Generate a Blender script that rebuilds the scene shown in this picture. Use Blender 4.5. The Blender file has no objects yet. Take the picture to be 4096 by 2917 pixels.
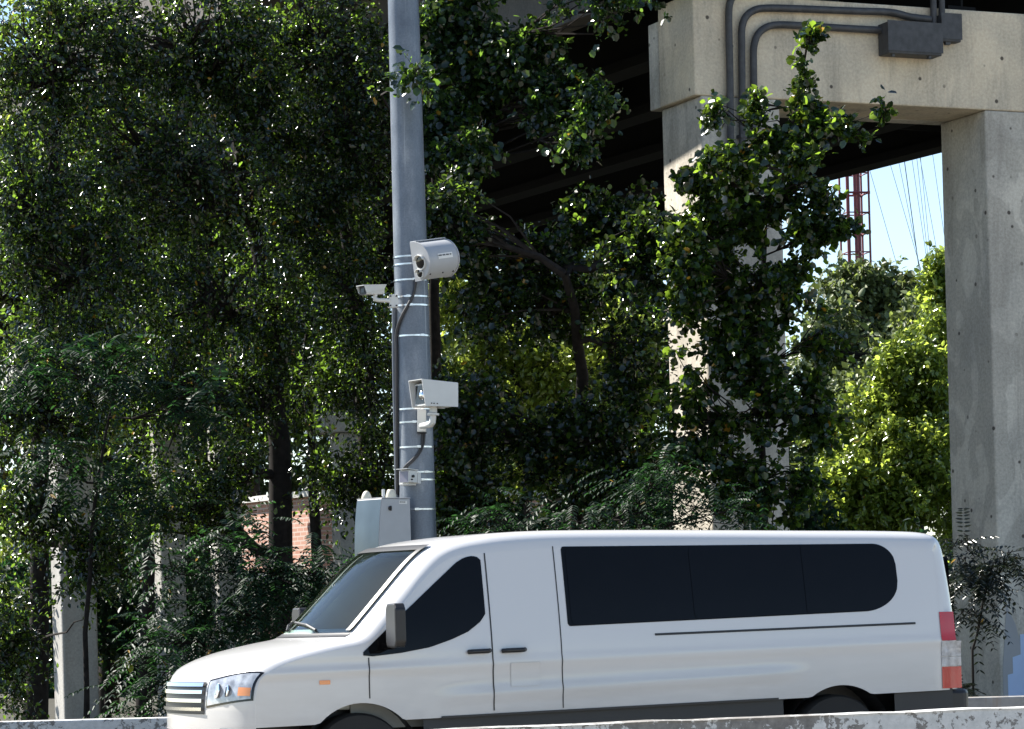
import bpy, bmesh, math, random
import numpy as np
from mathutils import Vector, Matrix

random.seed(7)
RNG = np.random.default_rng(11)
R = math.radians
SC = bpy.context.scene
COL = SC.collection

# ------------------------------------------------------------------ camera
F_PX, CX, HY, ROLL, EYE = 12000.0, 2048.0, 2480.0, math.atan(0.028), 1.35
cam_data = bpy.data.cameras.new('camera')
cam_data.sensor_width = 36.0
cam_data.lens = 36.0 * F_PX / 4096.0
cam_data.shift_y = (HY - 1458.5) / 4096.0
cam_data.clip_start, cam_data.clip_end = 0.5, 3000.0
cam = bpy.data.objects.new('camera', cam_data)
COL.objects.link(cam)
ca, sa = math.cos(ROLL), math.sin(ROLL)
cam.matrix_world = Matrix(((ca, sa, 0, 0), (0, 0, -1, 0), (-sa, ca, 0, EYE), (0, 0, 0, 1)))
SC.camera = cam

# ------------------------------------------------------------------ light
SUN_AZ, SUN_EL = R(150.0), R(45.0)        # direction towards the sun, measured from +X to +Y
sd = Vector((math.cos(SUN_AZ) * math.cos(SUN_EL), math.sin(SUN_AZ) * math.cos(SUN_EL), math.sin(SUN_EL)))
w = bpy.data.worlds.new('World')
SC.world = w
w.use_nodes = True
nt = w.node_tree
sky = nt.nodes.new('ShaderNodeTexSky')
sky.sky_type = 'NISHITA'
sky.sun_disc = False
sky.sun_elevation = SUN_EL
sky.sun_rotation = math.atan2(sd.x, sd.y)
sky.air_density, sky.dust_density, sky.ozone_density = 1.0, 0.5, 1.0
sky.altitude = 800
bg = nt.nodes['Background']
bg.inputs['Strength'].default_value = 0.08
nt.links.new(sky.outputs[0], bg.inputs[0])
sun = bpy.data.lights.new('sun', 'SUN')
sun.energy, sun.angle, sun.color = 5.0, R(0.5), (1.0, 0.95, 0.87)
so = bpy.data.objects.new('sun', sun)
COL.objects.link(so)
so.rotation_euler = sd.to_track_quat('Z', 'Y').to_euler()
so.location = (-20, 30, 40)
SC.view_settings.view_transform = 'Standard'
SC.view_settings.look = 'None'
SC.view_settings.exposure = 1.5
SC.view_settings.gamma = 1.0
SC.cycles.max_bounces = 6
SC.cycles.diffuse_bounces = 3
SC.cycles.transparent_max_bounces = 6


def at(px, py, d):
    """the world point seen at photo pixel (px, py), d metres in front of the camera"""
    A, B = (px - CX) * d / F_PX, (HY - py) * d / F_PX
    return Vector((A * ca + B * sa, d, -A * sa + B * ca + EYE))


# ------------------------------------------------------------------ materials
def new_mat(name):
    m = bpy.data.materials.new(name)
    m.use_nodes = True
    t = m.node_tree
    return m, t, t.nodes['Principled BSDF']


def node(t, kind, **kw):
    n = t.nodes.new(kind)
    for k, v in kw.items():
        if k in n.inputs:
            n.inputs[k].default_value = v
        else:
            setattr(n, k, v)
    return n


def ramp(t, fac, stops):
    n = t.nodes.new('ShaderNodeValToRGB')
    el = n.color_ramp.elements
    while len(el) < len(stops):
        el.new(0.5)
    for e, (p, c) in zip(el, stops):
        e.position = p
        e.color = (*c, 1) if len(c) == 3 else c
    t.links.new(fac, n.inputs[0])
    return n.outputs[0]


def mixc(t, fac, a, b, mode='MIX'):
    n = t.nodes.new('ShaderNodeMix')
    n.data_type = 'RGBA'
    n.blend_type = mode
    for s, v in ((n.inputs[0], fac), (n.inputs[6], a), (n.inputs[7], b)):
        if hasattr(v, 'type') and hasattr(v, 'is_linked'):
            t.links.new(v, s)
        elif isinstance(v, (int, float)):
            s.default_value = v
        else:
            s.default_value = (*v, 1)
    return n.outputs[2]


def coords(t, scale=(1, 1, 1), space='Object'):
    tc = t.nodes.new('ShaderNodeTexCoord')
    mp = t.nodes.new('ShaderNodeMapping')
    mp.inputs['Scale'].default_value = scale
    t.links.new(tc.outputs[space], mp.inputs[0])
    return mp.outputs[0]


def noise(t, co, scale, detail=5, rough=0.55, dist=0.0):
    n = node(t, 'ShaderNodeTexNoise', Scale=scale, Detail=detail, Roughness=rough, Distortion=dist)
    t.links.new(co, n.inputs['Vector'])
    return n.outputs['Fac']


def bump(t, b, h, strength=0.3, distance=0.02):
    n = node(t, 'ShaderNodeBump', Strength=strength, Distance=distance)
    t.links.new(h, n.inputs['Height'])
    t.links.new(n.outputs[0], b.inputs['Normal'])


def plain(name, col, rough=0.5, metal=0.0, spec=0.5, var=0.12, scale=6.0, coat=0.0):
    m, t, b = new_mat(name)
    co = coords(t)
    f = noise(t, co, scale)
    lo = tuple(c * (1 - var) for c in col)
    hi = tuple(min(1, c * (1 + var)) for c in col)
    t.links.new(ramp(t, f, [(0.3, lo), (0.7, hi)]), b.inputs['Base Color'])
    b.inputs['Roughness'].default_value = rough
    b.inputs['Metallic'].default_value = metal
    b.inputs['Specular IOR Level'].default_value = spec
    b.inputs['Coat Weight'].default_value = coat
    return m


def concrete(name, base, dark, stain=(0.16, 0.14, 0.12), pits=True, blotch=0.5):
    m, t, b = new_mat(name)
    co = coords(t)
    big = noise(t, co, 0.9, 6, 0.6, 0.4)
    c = ramp(t, big, [(0.36, dark), (0.60, base)])
    # trowelled / re-coated blotches with fairly hard edges
    bl = noise(t, coords(t, (1.0, 1.0, 0.5)), 1.9, 3, 0.45, 1.2)
    blf = ramp(t, bl, [(0.47, (0, 0, 0)), (0.50, (blotch,) * 3)])
    c = mixc(t, blf, c, tuple(x * 0.60 for x in base))
    # runs of damp down the faces
    st = noise(t, coords(t, (2.6, 2.6, 0.22)), 1.0, 6, 0.7, 0.5)
    c = mixc(t, ramp(t, st, [(0.50, (0, 0, 0)), (0.78, (0.6,) * 3)]), c, stain)
    fine = noise(t, co, 28, 3, 0.7)
    c = mixc(t, 0.22, c, ramp(t, fine, [(0.3, (0.1, 0.1, 0.1)), (0.7, (0.9, 0.88, 0.85))]), 'OVERLAY')
    if pits:
        v = node(t, 'ShaderNodeTexVoronoi', Scale=4.6)
        t.links.new(co, v.inputs['Vector'])
        pm = noise(t, co, 1.1, 2)
        pf = ramp(t, v.outputs['Distance'], [(0.09, (1, 1, 1)), (0.14, (0, 0, 0))])
        pf2 = mixc(t, 1.0, pf, ramp(t, pm, [(0.36, (0, 0, 0)), (0.50, (0.9,) * 3)]), 'MULTIPLY')
        c = mixc(t, pf2, c, (0.05, 0.04, 0.035))
    t.links.new(c, b.inputs['Base Color'])
    b.inputs['Roughness'].default_value = 0.9
    b.inputs['Specular IOR Level'].default_value = 0.25
    bump(t, b, fine, 0.25, 0.01)
    return m


def peeling(name):
    m, t, b = new_mat(name)
    co = coords(t)
    f = noise(t, co, 13, 8, 0.72, 0.3)
    big = noise(t, co, 0.8, 3)
    mx = mixc(t, 0.45, ramp(t, f, [(0, (0, 0, 0)), (1, (1, 1, 1))]), ramp(t, big, [(0, (0, 0, 0)), (1, (1, 1, 1))]))
    sep = node(t, 'ShaderNodeSeparateColor')
    t.links.new(mx, sep.inputs[0])
    g = noise(t, co, 18, 4, 0.7)
    bare = ramp(t, g, [(0.3, (0.13, 0.12, 0.11)), (0.7, (0.25, 0.235, 0.215))])
    paint = ramp(t, g, [(0.3, (0.46, 0.46, 0.44)), (0.7, (0.62, 0.61, 0.59))])
    c = mixc(t, ramp(t, sep.outputs[0], [(0.515, (0, 0, 0)), (0.525, (1, 1, 1))]), bare, paint)
    t.links.new(c, b.inputs['Base Color'])
    b.inputs['Roughness'].default_value = 0.85
    bump(t, b, sep.outputs[0], 0.5, 0.01)
    return m


def leaf_mat(name, dark, light, trans, yellow=0.007, gloss=0.20, tw=0.165, spec=0.45):
    m, t, b = new_mat(name)
    g = t.nodes.new('ShaderNodeNewGeometry')
    rnd = g.outputs['Random Per Island']
    c = ramp(t, rnd, [(0.0, dark), (0.93, light), (1 - yellow, light), (1 - yellow * 0.9, (0.30, 0.17, 0.02))])
    t.links.new(c, b.inputs['Base Color'])
    b.inputs['Roughness'].default_value = gloss
    b.inputs['Specular IOR Level'].default_value = spec
    mf = t.nodes.new('ShaderNodeMath')
    mf.operation = 'MULTIPLY'
    mf.inputs[1].default_value = 7.31
    t.links.new(rnd, mf.inputs[0])
    mg = t.nodes.new('ShaderNodeMath')
    mg.operation = 'FRACT'
    t.links.new(mf.outputs[0], mg.inputs[0])
    mixed = mg.outputs[0]
    tr = t.nodes.new('ShaderNodeBsdfTranslucent')
    t.links.new(ramp(t, rnd, [(0.0, tuple(x * 0.7 for x in trans)), (1.0, trans)]), tr.inputs[0])
    ms = t.nodes.new('ShaderNodeMixShader')
    t.links.new(ramp(t, mixed, [(0.0, (tw * 0.35,) * 3), (0.62, (tw * 0.35,) * 3), (0.66, (tw * 2.1,) * 3)]), ms.inputs[0])
    t.links.new(b.outputs[0], ms.inputs[1])
    t.links.new(tr.outputs[0], ms.inputs[2])
    t.links.new(ms.outputs[0], t.nodes['Material Output'].inputs[0])
    return m


M = {}
M['concrete_warm'] = concrete('weathered warm concrete', (0.68, 0.58, 0.43), (0.52, 0.46, 0.36), blotch=0.16)
M['concrete_grey'] = concrete('weathered grey concrete', (0.60, 0.555, 0.47), (0.42, 0.395, 0.345), blotch=0.5)
M['concrete_pier'] = concrete('pale pier concrete', (0.42, 0.41, 0.38), (0.33, 0.32, 0.30), pits=False, blotch=0.2)
M['concrete_fascia'] = concrete('shade dark deck concrete', (0.13, 0.12, 0.112), (0.09, 0.085, 0.08), pits=False, blotch=0.2)  # dark base colour stands in for the shade under the deck overhang
M['peel'] = peeling('peeling white paint on concrete')
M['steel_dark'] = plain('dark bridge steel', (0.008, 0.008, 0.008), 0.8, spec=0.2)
M['conduit'] = plain('dark grey conduit', (0.050, 0.050, 0.052), 0.6, var=0.3, scale=12)
M['pipe_grey'] = plain('grey plastic conduit', (0.10, 0.115, 0.14), 0.5)
M['cable'] = plain('black cable', (0.022, 0.022, 0.025), 0.5)
M['asphalt'] = plain('asphalt', (0.05, 0.05, 0.052), 0.9, var=0.3, scale=30)
M['pavement'] = plain('pale bounce pavement', (0.27, 0.245, 0.205), 0.9, var=0.2, scale=2)  # pale tone chosen to bounce sunlight up onto the beam and van
M['soil'] = plain('leafy soil', (0.028, 0.026, 0.016), 0.95, var=0.4, scale=3)
M['white_unit'] = plain('white powder coat', (0.54, 0.545, 0.53), 0.35, var=0.04)
M['cream'] = plain('cream plastic', (0.56, 0.53, 0.43), 0.4, var=0.05)
M['unit_grey'] = plain('pale grey powder coat', (0.36, 0.37, 0.385), 0.45, var=0.04)
M['tinted'] = plain('shade darkened blue grey door', (0.075, 0.105, 0.125), 0.3, spec=0.5, var=0.2, scale=2, coat=0.2)  # blue grey door, its colour darkened in place of tree shade
M['black'] = plain('black plastic', (0.012, 0.012, 0.013), 0.45)
M['lens'] = plain('black lens', (0.006, 0.006, 0.007), 0.08)
M['lens_grey'] = plain('violet grey window', (0.20, 0.19, 0.23), 0.2)
M['strap'] = plain('banding steel', (0.68, 0.69, 0.71), 0.26, metal=0.95, var=0.35, scale=9)
M['chrome'] = plain('bright metal', (0.75, 0.76, 0.78), 0.14, metal=1.0, var=0.05)
M['sticker'] = plain('pale sticker', (0.68, 0.67, 0.64), 0.6, var=0.03)
M['bark'] = plain('dark bark', (0.017, 0.014, 0.012), 0.95, var=0.5, scale=14, spec=0.2)
M['bark_pale'] = plain('grey brown bark', (0.085, 0.072, 0.06), 0.8, var=0.4, scale=12)
M['red_steel'] = plain('red painted steel', (0.16, 0.03, 0.035), 0.6)
M['wire'] = plain('wire', (0.06, 0.08, 0.11), 0.6)
M['graffiti_cover'] = plain('pale blue cover paint', (0.42, 0.52, 0.70), 0.8, var=0.06, scale=2)
M['cover_grey'] = plain('grey cover paint', (0.32, 0.32, 0.32), 0.8, var=0.06, scale=2)
M['van_white'] = plain('white van paint', (0.56, 0.555, 0.55), 0.28, var=0.012, scale=1.2, coat=0.6)
def van_paint():
    m, tt, b = new_mat('white van paint')
    co = coords(tt)
    sx = tt.nodes.new('ShaderNodeSeparateXYZ')
    tt.links.new(co, sx.inputs[0])
    n1 = noise(tt, coords(tt, (1.2, 1, 5)), 1.6, 6, 0.65)
    ad = node(tt, 'ShaderNodeMath', operation='MULTIPLY_ADD')
    ad.inputs[1].default_value, ad.inputs[2].default_value = 0.9, 0.0
    tt.links.new(n1, ad.inputs[0])
    sb = node(tt, 'ShaderNodeMath', operation='SUBTRACT')
    tt.links.new(ad.outputs[0], sb.inputs[0])
    tt.links.new(sx.outputs[2], sb.inputs[1])
    film = ramp(tt, sb.outputs[0], [(0.0, (0, 0, 0)), (0.05, (0.45,) * 3)])
    sb.inputs[1].default_value = 0
    dirt = node(tt, 'ShaderNodeMapRange')
    dirt.inputs[1].default_value, dirt.inputs[2].default_value = 1.15, 0.62
    dirt.inputs[3].default_value, dirt.inputs[4].default_value = 0.0, 0.55
    tt.links.new(sx.outputs[2], dirt.inputs[0])
    mu = node(tt, 'ShaderNodeMath', operation='MULTIPLY')
    tt.links.new(dirt.outputs[0], mu.inputs[0])
    tt.links.new(n1, mu.inputs[1])
    c = mixc(tt, mu.outputs[0], (0.56, 0.555, 0.55), (0.25, 0.225, 0.19))
    tt.links.new(c, b.inputs['Base Color'])
    tt.nodes.remove(film.node)
    b.inputs['Roughness'].default_value = 0.30
    b.inputs['Coat Weight'].default_value = 0.7
    b.inputs['Coat Roughness'].default_value = 0.04
    return m


M['van_white'] = van_paint()
M['van_glass'] = plain('dark tinted glass', (0.003, 0.003, 0.0035), 0.04, spec=0.16)
M['windscreen'] = plain('greenish windscreen glass', (0.12, 0.17, 0.155), 0.05, spec=0.9, var=0.3, scale=1.5)
def glass():
    m, tt, b = new_mat('greenish clear windscreen')
    tr = tt.nodes.new('ShaderNodeBsdfTransparent')
    tr.inputs[0].default_value = (0.74, 0.88, 0.83, 1)
    gl = tt.nodes.new('ShaderNodeBsdfGlossy')
    gl.inputs['Roughness'].default_value = 0.02
    fr = node(tt, 'ShaderNodeFresnel', IOR=1.5)
    ms = tt.nodes.new('ShaderNodeMixShader')
    tt.links.new(fr.outputs[0], ms.inputs[0])
    tt.links.new(tr.outputs[0], ms.inputs[1])
    tt.links.new(gl.outputs[0], ms.inputs[2])
    tt.links.new(ms.outputs[0], tt.nodes['Material Output'].inputs[0])
    return m


M['windscreen'] = glass()
M['dash'] = plain('glare pale dashboard', (0.40, 0.42, 0.40), 0.8, var=0.15)  # pale tone imitates the washed-out reflection in the windscreen
M['cabin'] = plain('grey cabin plastic', (0.22, 0.23, 0.22), 0.7, var=0.1)
M['seat'] = plain('dark seat cloth', (0.05, 0.05, 0.055), 0.9)
M['rubber'] = plain('tyre rubber', (0.018, 0.018, 0.018), 0.85)
M['rim'] = plain('silver rim', (0.42, 0.42, 0.43), 0.35, metal=0.8)
M['red_lamp'] = plain('red lamp glass', (0.42, 0.012, 0.012), 0.15, coat=0.5)
M['clear_lamp'] = plain('clear lamp glass', (0.30, 0.32, 0.35), 0.08, spec=0.8, coat=1.0, var=0.5, scale=14)
M['amber'] = plain('amber lamp glass', (0.75, 0.30, 0.12), 0.15)
M['roof_grey'] = plain('grey roof', (0.30, 0.30, 0.31), 0.8)
M['coping'] = plain('white coping', (0.62, 0.61, 0.58), 0.8)
M['window_dark'] = plain('dark window', (0.02, 0.022, 0.026), 0.1)


def galvanised():
    m, t, b = new_mat('galvanised steel')
    co = coords(t)
    f = noise(t, coords(t, (1, 1, 0.35)), 5, 5, 0.6)
    sp = noise(t, co, 60, 3, 0.7)
    c = ramp(t, f, [(0.3, (0.095, 0.115, 0.145)), (0.55, (0.16, 0.185, 0.22)), (0.78, (0.32, 0.345, 0.37))])
    c = mixc(t, 0.25, c, ramp(t, sp, [(0.3, (0.2,) * 3), (0.7, (0.8,) * 3)]), 'OVERLAY')
    drip = noise(t, coords(t, (26, 26, 0.6)), 1.0, 4, 0.65)
    c = mixc(t, ramp(t, drip, [(0.62, (0, 0, 0)), (0.74, (0.4,) * 3)]), c, (0.48, 0.50, 0.52))
    t.links.new(c, b.inputs['Base Color'])
    b.inputs['Metallic'].default_value = 0.35
    t.links.new(ramp(t, f, [(0.3, (0.42,) * 3), (0.7, (0.6,) * 3)]), b.inputs['Roughness'])
    return m


def brick():
    m, t, b = new_mat('pink brick')
    n = node(t, 'ShaderNodeTexBrick', Scale=1.0)
    n.inputs['Color1'].default_value = (0.42, 0.21, 0.15, 1)
    n.inputs['Color2'].default_value = (0.52, 0.29, 0.22, 1)
    n.inputs['Mortar'].default_value = (0.55, 0.44, 0.38, 1)
    n.inputs['Mortar Size'].default_value = 0.012
    n.inputs['Brick Width'].default_value = 0.22
    n.inputs['Row Height'].default_value = 0.075
    mp = coords(t, (1, 1, 1))
    rot = t.nodes.new('ShaderNodeMapping')
    rot.inputs['Rotation'].default_value = (R(90), 0, 0)
    t.links.new(mp, rot.inputs[0])
    t.links.new(rot.outputs[0], n.inputs['Vector'])
    t.links.new(n.outputs[0], b.inputs['Base Color'])
    b.inputs['Roughness'].default_value = 0.9
    return m


def stained_wall():
    m, t, b = new_mat('grey parapet with rust runs')
    co = coords(t)
    f = noise(t, co, 3, 6, 0.65)
    c = ramp(t, f, [(0.3, (0.17, 0.165, 0.155)), (0.7, (0.33, 0.325, 0.31))])
    st = noise(t, coords(t, (3.5, 3.5, 0.2)), 1.0, 4, 0.65)
    c = mixc(t, ramp(t, st, [(0.56, (0, 0, 0)), (0.70, (0.8,) * 3)]), c, (0.20, 0.12, 0.055))
    t.links.new(c, b.inputs['Base Color'])
    b.inputs['Roughness'].default_value = 0.9
    return m


M['galv'] = galvanised()
M['brick'] = brick()
M['stained'] = stained_wall()
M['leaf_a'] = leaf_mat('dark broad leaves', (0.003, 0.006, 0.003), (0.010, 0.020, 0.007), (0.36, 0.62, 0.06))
M['leaf_b'] = leaf_mat('round leaves', (0.004, 0.009, 0.005), (0.014, 0.030, 0.012), (0.34, 0.62, 0.07))
M['leaf_frond'] = leaf_mat('feathery leaflets', (0.004, 0.013, 0.007), (0.011, 0.030, 0.014), (0.06, 0.18, 0.04), yellow=0.002, tw=0.15, gloss=0.5, spec=0.2)
M['leaf_lime'] = leaf_mat('sunlit toned yellow green leaves', (0.07, 0.11, 0.015), (0.15, 0.20, 0.03), (0.44, 0.56, 0.08), yellow=0.004, tw=0.38)  # lit copy of the leaves, backlit sun put into a brighter colour
M['leaf_vine'] = leaf_mat('vine leaves', (0.004, 0.010, 0.004), (0.015, 0.034, 0.008), (0.44, 0.70, 0.06), yellow=0.005, tw=0.17)
M['leaf_dist'] = leaf_mat('sun paled distant leaves', (0.05, 0.072, 0.026), (0.12, 0.15, 0.05), (0.28, 0.36, 0.08), yellow=0.004, gloss=0.5, tw=0.25)  # lighter leaf colour stands in for sunlight on the far crowns
M['leaf_sprig'] = leaf_mat('silhouette dark leaflets', (0.003, 0.005, 0.003), (0.010, 0.016, 0.008), (0.06, 0.10, 0.03), yellow=0.002, gloss=0.3, tw=0.05)  # backlit silhouette put into a near-black leaf colour
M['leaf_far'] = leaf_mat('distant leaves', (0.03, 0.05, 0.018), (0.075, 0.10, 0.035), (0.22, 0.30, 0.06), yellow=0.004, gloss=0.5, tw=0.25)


# ------------------------------------------------------------------ mesh helpers
class MB:
    def __init__(s):
        s.v, s.f = [], []

    def add(s, vs, fs):
        o = len(s.v)
        s.v += [tuple(p) for p in vs]
        s.f += [tuple(i + o for i in f) for f in fs]
        return s

    def box(s, lo, hi):
        (a, b, c), (d, e, f) = lo, hi
        return s.add([(a, b, c), (d, b, c), (d, e, c), (a, e, c), (a, b, f), (d, b, f), (d, e, f), (a, e, f)],
                     [(3, 2, 1, 0), (4, 5, 6, 7), (0, 1, 5, 4), (1, 2, 6, 5), (2, 3, 7, 6), (3, 0, 4, 7)])

    def tube(s, pts, rad, n=10, caps=True):
        pts = [Vector(p) for p in pts]
        if not hasattr(rad, '__len__'):
            rad = [rad] * len(pts)
        vs, fs, side = [], [], None
        for i, p in enumerate(pts):
            tn = (pts[min(i + 1, len(pts) - 1)] - pts[max(i - 1, 0)]).normalized()
            if side is None:
                side = tn.orthogonal().normalized()
            else:
                side = (side - tn * side.dot(tn)).normalized()
            up = tn.cross(side)
            for k in range(n):
                a = 2 * math.pi * k / n
                vs.append(p + (side * math.cos(a) + up * math.sin(a)) * rad[i])
        for i in range(len(pts) - 1):
            for k in range(n):
                q = (k + 1) % n
                fs.append((i * n + k, i * n + q, (i + 1) * n + q, (i + 1) * n + k))
        if caps:
            fs.append(tuple(range(n))[::-1])
            fs.append(tuple((len(pts) - 1) * n + k for k in range(n)))
        return s.add(vs, fs)

    def prism(s, poly, fn0, fn1):
        """closed solid between two images of a 2D outline"""
        n = len(poly)
        return s.add([fn0(*p) for p in poly] + [fn1(*p) for p in poly],
                     [tuple(range(n))[::-1], tuple(range(n, 2 * n))] +
                     [(i, (i + 1) % n, n + (i + 1) % n, n + i) for i in range(n)])

    def lathe(s, prof, origin=(0, 0, 0), axis='Z', n=24):
        o = Vector(origin)
        vs, fs = [], []
        for r, h in prof:
            for k in range(n):
                a = 2 * math.pi * k / n
                c, d = r * math.cos(a), r * math.sin(a)
                vs.append(o + Vector({'Z': (c, d, h), 'X': (h, c, d), 'Y': (c, h, d)}[axis]))
        for i in range(len(prof) - 1):
            for k in range(n):
                q = (k + 1) % n
                fs.append((i * n + k, i * n + q, (i + 1) * n + q, (i + 1) * n + k))
        fs.append(tuple(range(n))[::-1])
        fs.append(tuple((len(prof) - 1) * n + k for k in range(n)))
        return s.add(vs, fs)

    def grid(s, rows):
        """rows of points -> quad sheet"""
        n = len(rows[0])
        vs = [p for r in rows for p in r]
        fs = [(i * n + k, i * n + k + 1, (i + 1) * n + k + 1, (i + 1) * n + k)
              for i in range(len(rows) - 1) for k in range(n - 1)]
        return s.add(vs, fs)

    def build(s, name, mat, parent=None, smooth=False, bevel=0.0, recalc=True, solid=0.0, angle=40):
        me = bpy.data.meshes.new(name)
        me.from_pydata(s.v, [], s.f)
        if recalc:
            bm = bmesh.new()
            bm.from_mesh(me)
            bmesh.ops.recalc_face_normals(bm, faces=bm.faces)
            bm.to_mesh(me)
            bm.free()
        if smooth:
            me.polygons.foreach_set('use_smooth', [True] * len(me.polygons))
            me.set_sharp_from_angle(angle=R(angle))
        me.materials.append(M[mat] if isinstance(mat, str) else mat)
        o = bpy.data.objects.new(name, me)
        COL.objects.link(o)
        if parent:
            o.parent = parent
        if solid:
            md = o.modifiers.new('solid', 'SOLIDIFY')
            md.thickness, md.offset = solid, -1
        if bevel:
            md = o.modifiers.new('bevel', 'BEVEL')
            md.width, md.segments, md.limit_method = bevel, 2, 'ANGLE'
        return o


def tag(o, label=None, cat=None, group=None, kind=None):
    for k, v in (('label', label), ('category', cat), ('group', group), ('kind', kind)):
        if v:
            o[k] = v
    return o


def thing(name, label, cat, loc=(0, 0, 0), rot=(0, 0, 0), group=None):
    o = bpy.data.objects.new(name, None)
    o.empty_display_size = 0.2
    COL.objects.link(o)
    o.location, o.rotation_euler = loc, rot
    return tag(o, label, cat, group)


# ------------------------------------------------------------------ the ground
g = MB()
g.grid([[(x, y, -0.02) for x in (-900, -60, -20, 20, 60, 900)] for y in (-300, 0, 40, 90, 300, 1500)])
tag(g.build('ground', 'soil'), kind='structure')
# the road runs from the left near side to the right far side
rd = MB()
RY = R(18.5)
rc, rs = math.cos(RY), math.sin(RY)


def rp(s, t, z):           # along the road, across it
    return (s * rc - t * rs, 15.2 + s * rs + t * rc, z)


rd.add([rp(-70, -60, 0.0), rp(70, -60, 0.0), rp(70, 11.2, 0.0), rp(-70, 11.2, 0.0)], [(0, 1, 2, 3)])  # unseen paving spread wide on the camera side as a light bounce
tag(rd.build('road', 'pavement'), kind='structure')

# ------------------------------------------------------------------ barriers
A0, B0 = at(1900, 2917, 15.0), at(4096, 2830, 15.92)
dirn = Vector((B0.x - A0.x, B0.y - A0.y, 0)).normalized()
b0 = thing('concrete_barrier', 'low concrete road barrier with peeling white paint in front of the van', 'barrier',
           (A0.x, A0.y, 0), (0, 0, math.atan2(dirn.y, dirn.x)))
zt = (A0.z + B0.z) / 2
prof = [(0.0, zt), (0.006, zt - 0.012), (-0.03, 0.42), (-0.16, 0.2), (-0.2, 0.0), (0.42, 0.0), (0.38, 0.2), (0.26, 0.42), (0.24, zt)]
xs = np.linspace(-14, 18, 161)
mb = MB()
rows = []
for x in xs:
    j = 0.0015 * math.sin(x * 7.3) + RNG.normal() * 0.0018
    rows.append([(x, y, z + (j if z > 0.5 else 0)) for y, z in prof + prof[:1]])
mb.grid(rows)
mb.build('barrier_wall', 'peel', b0)

W0, W1 = at(-500, 2900, 29.0), at(4800, 2768, 28.2)
wd = Vector((W1.x - W0.x, W1.y - W0.y, 0))
wang = math.atan2(wd.y, wd.x)
wl = wd.length
p0 = thing('parapet_wall', 'low grey concrete parapet behind the van, with peeling paint and rust runs', 'wall', (W0.x, W0.y, 0), (0, 0, wang))


def wall_piece(x0, x1, mat, name, dz=0.0):
    m = MB()
    z0, z1 = W0.z + (W1.z - W0.z) * x0 / wl + dz, W0.z + (W1.z - W0.z) * x1 / wl + dz
    m.add([(x0, 0, -0.1), (x1, 0, -0.1), (x1, .25, -0.1), (x0, .25, -0.1), (x0, 0, z0), (x1, 0, z1), (x1, .25, z1), (x0, .25, z0)],
          [(3, 2, 1, 0), (4, 5, 6, 7), (0, 1, 5, 4), (1, 2, 6, 5), (2, 3, 7, 6), (3, 0, 4, 7)])
    o = m.build(name, mat, p0, bevel=0.015)
    return o


tag(wall_piece(0, wl * 0.36, 'peel', 'wall_panel'), 'white painted panel with peeling patches')
tag(wall_piece(wl * 0.36 + 0.01, wl, 'stained', 'wall_panel', 0.0), 'grey panel with rust runs')

# ------------------------------------------------------------------ the van
VY = R(20)
vc, vs_ = math.cos(VY), math.sin(VY)
vp = at(1447, 2800, 21.3)
VAN = thing('passenger_van', 'white passenger van with dark side windows driving left past the pole', 'van',
            (vp.x - 1.03 * vc - 1.0 * vs_, vp.y - 1.03 * vs_ + 1.0 * vc, 0), (0, 0, VY))
PROF = [(0.00, 0.40), (0.0, 0.56), (0.0, 0.72), (0.005, 0.86), (0.025, 0.965), (0.075, 1.045), (0.17, 1.105), (0.30, 1.155), (0.45, 1.195),
        (0.60, 1.228), (0.74, 1.256), (0.82, 1.30), (0.92, 1.40), (1.02, 1.505), (1.12, 1.61), (1.22, 1.715), (1.32, 1.81), (1.42, 1.88),
        (1.56, 1.932), (1.75, 1.965), (2.0, 1.988), (2.4, 2.0), (3.0, 1.998), (3.8, 1.985), (4.6, 1.968), (5.3, 1.953),
        (5.65, 1.935), (5.80, 1.895), (5.865, 1.80), (5.89, 1.6), (5.915, 1.3), (5.93, 1.0), (5.93, 0.8), (5.925, 0.72)]
PROF = [(s - 0.10 * max(0.0, 1 - s / 0.74) if z > 0.3 and s < 0.74 else s, z) for s, z in PROF]
# smooth resample by arclength (Catmull-Rom)


def smooth_profile(P, step):
    P = [Vector(p) for p in P]
    out = []
    for i in range(len(P) - 1):
        a, b, c, d = P[max(i - 1, 0)], P[i], P[i + 1], P[min(i + 2, len(P) - 1)]
        n = max(2, int((c - b).length / step))
        for k in range(n):
            u = k / n
            m1, m2 = (c - a) * 0.5, (d - b) * 0.5
            h = 2 * u**3 - 3 * u**2 + 1, u**3 - 2 * u**2 + u, -2 * u**3 + 3 * u**2, u**3 - u**2
            out.append(b * h[0] + m1 * h[1] + c * h[2] + m2 * h[3])
    out.append(P[-1])
    return out


VP = smooth_profile(PROF, 0.035)
NT = len(VP)


def sstep(a, b, x):
    u = min(1, max(0, (x - a) / (b - a)))
    return u * u * (3 - 2 * u)


def width(z, s=3.0):
    h = 1.0 if z < 1.12 else 1.0 - 0.145 * ((z - 1.12) / 0.83) ** 1.25
    h -= 0.035 * max(0, (0.62 - z) / 0.3)
    zc = 1.045 + 0.016 * (s - 2.4)                         # upper feature line rises to the rear
    h += 0.013 * math.exp(-((z - zc) / 0.030) ** 2)
    if s > 1.5:
        zl = 0.835 + 0.03 * (s - 2.4)
        h += 0.014 * math.exp(-((z - zl) / 0.035) ** 2) * sstep(1.5, 2.0, s) * (1 - sstep(4.2, 4.6, s))
    h -= 0.05 * sstep(5.5, 5.93, s) ** 2
    return h


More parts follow.
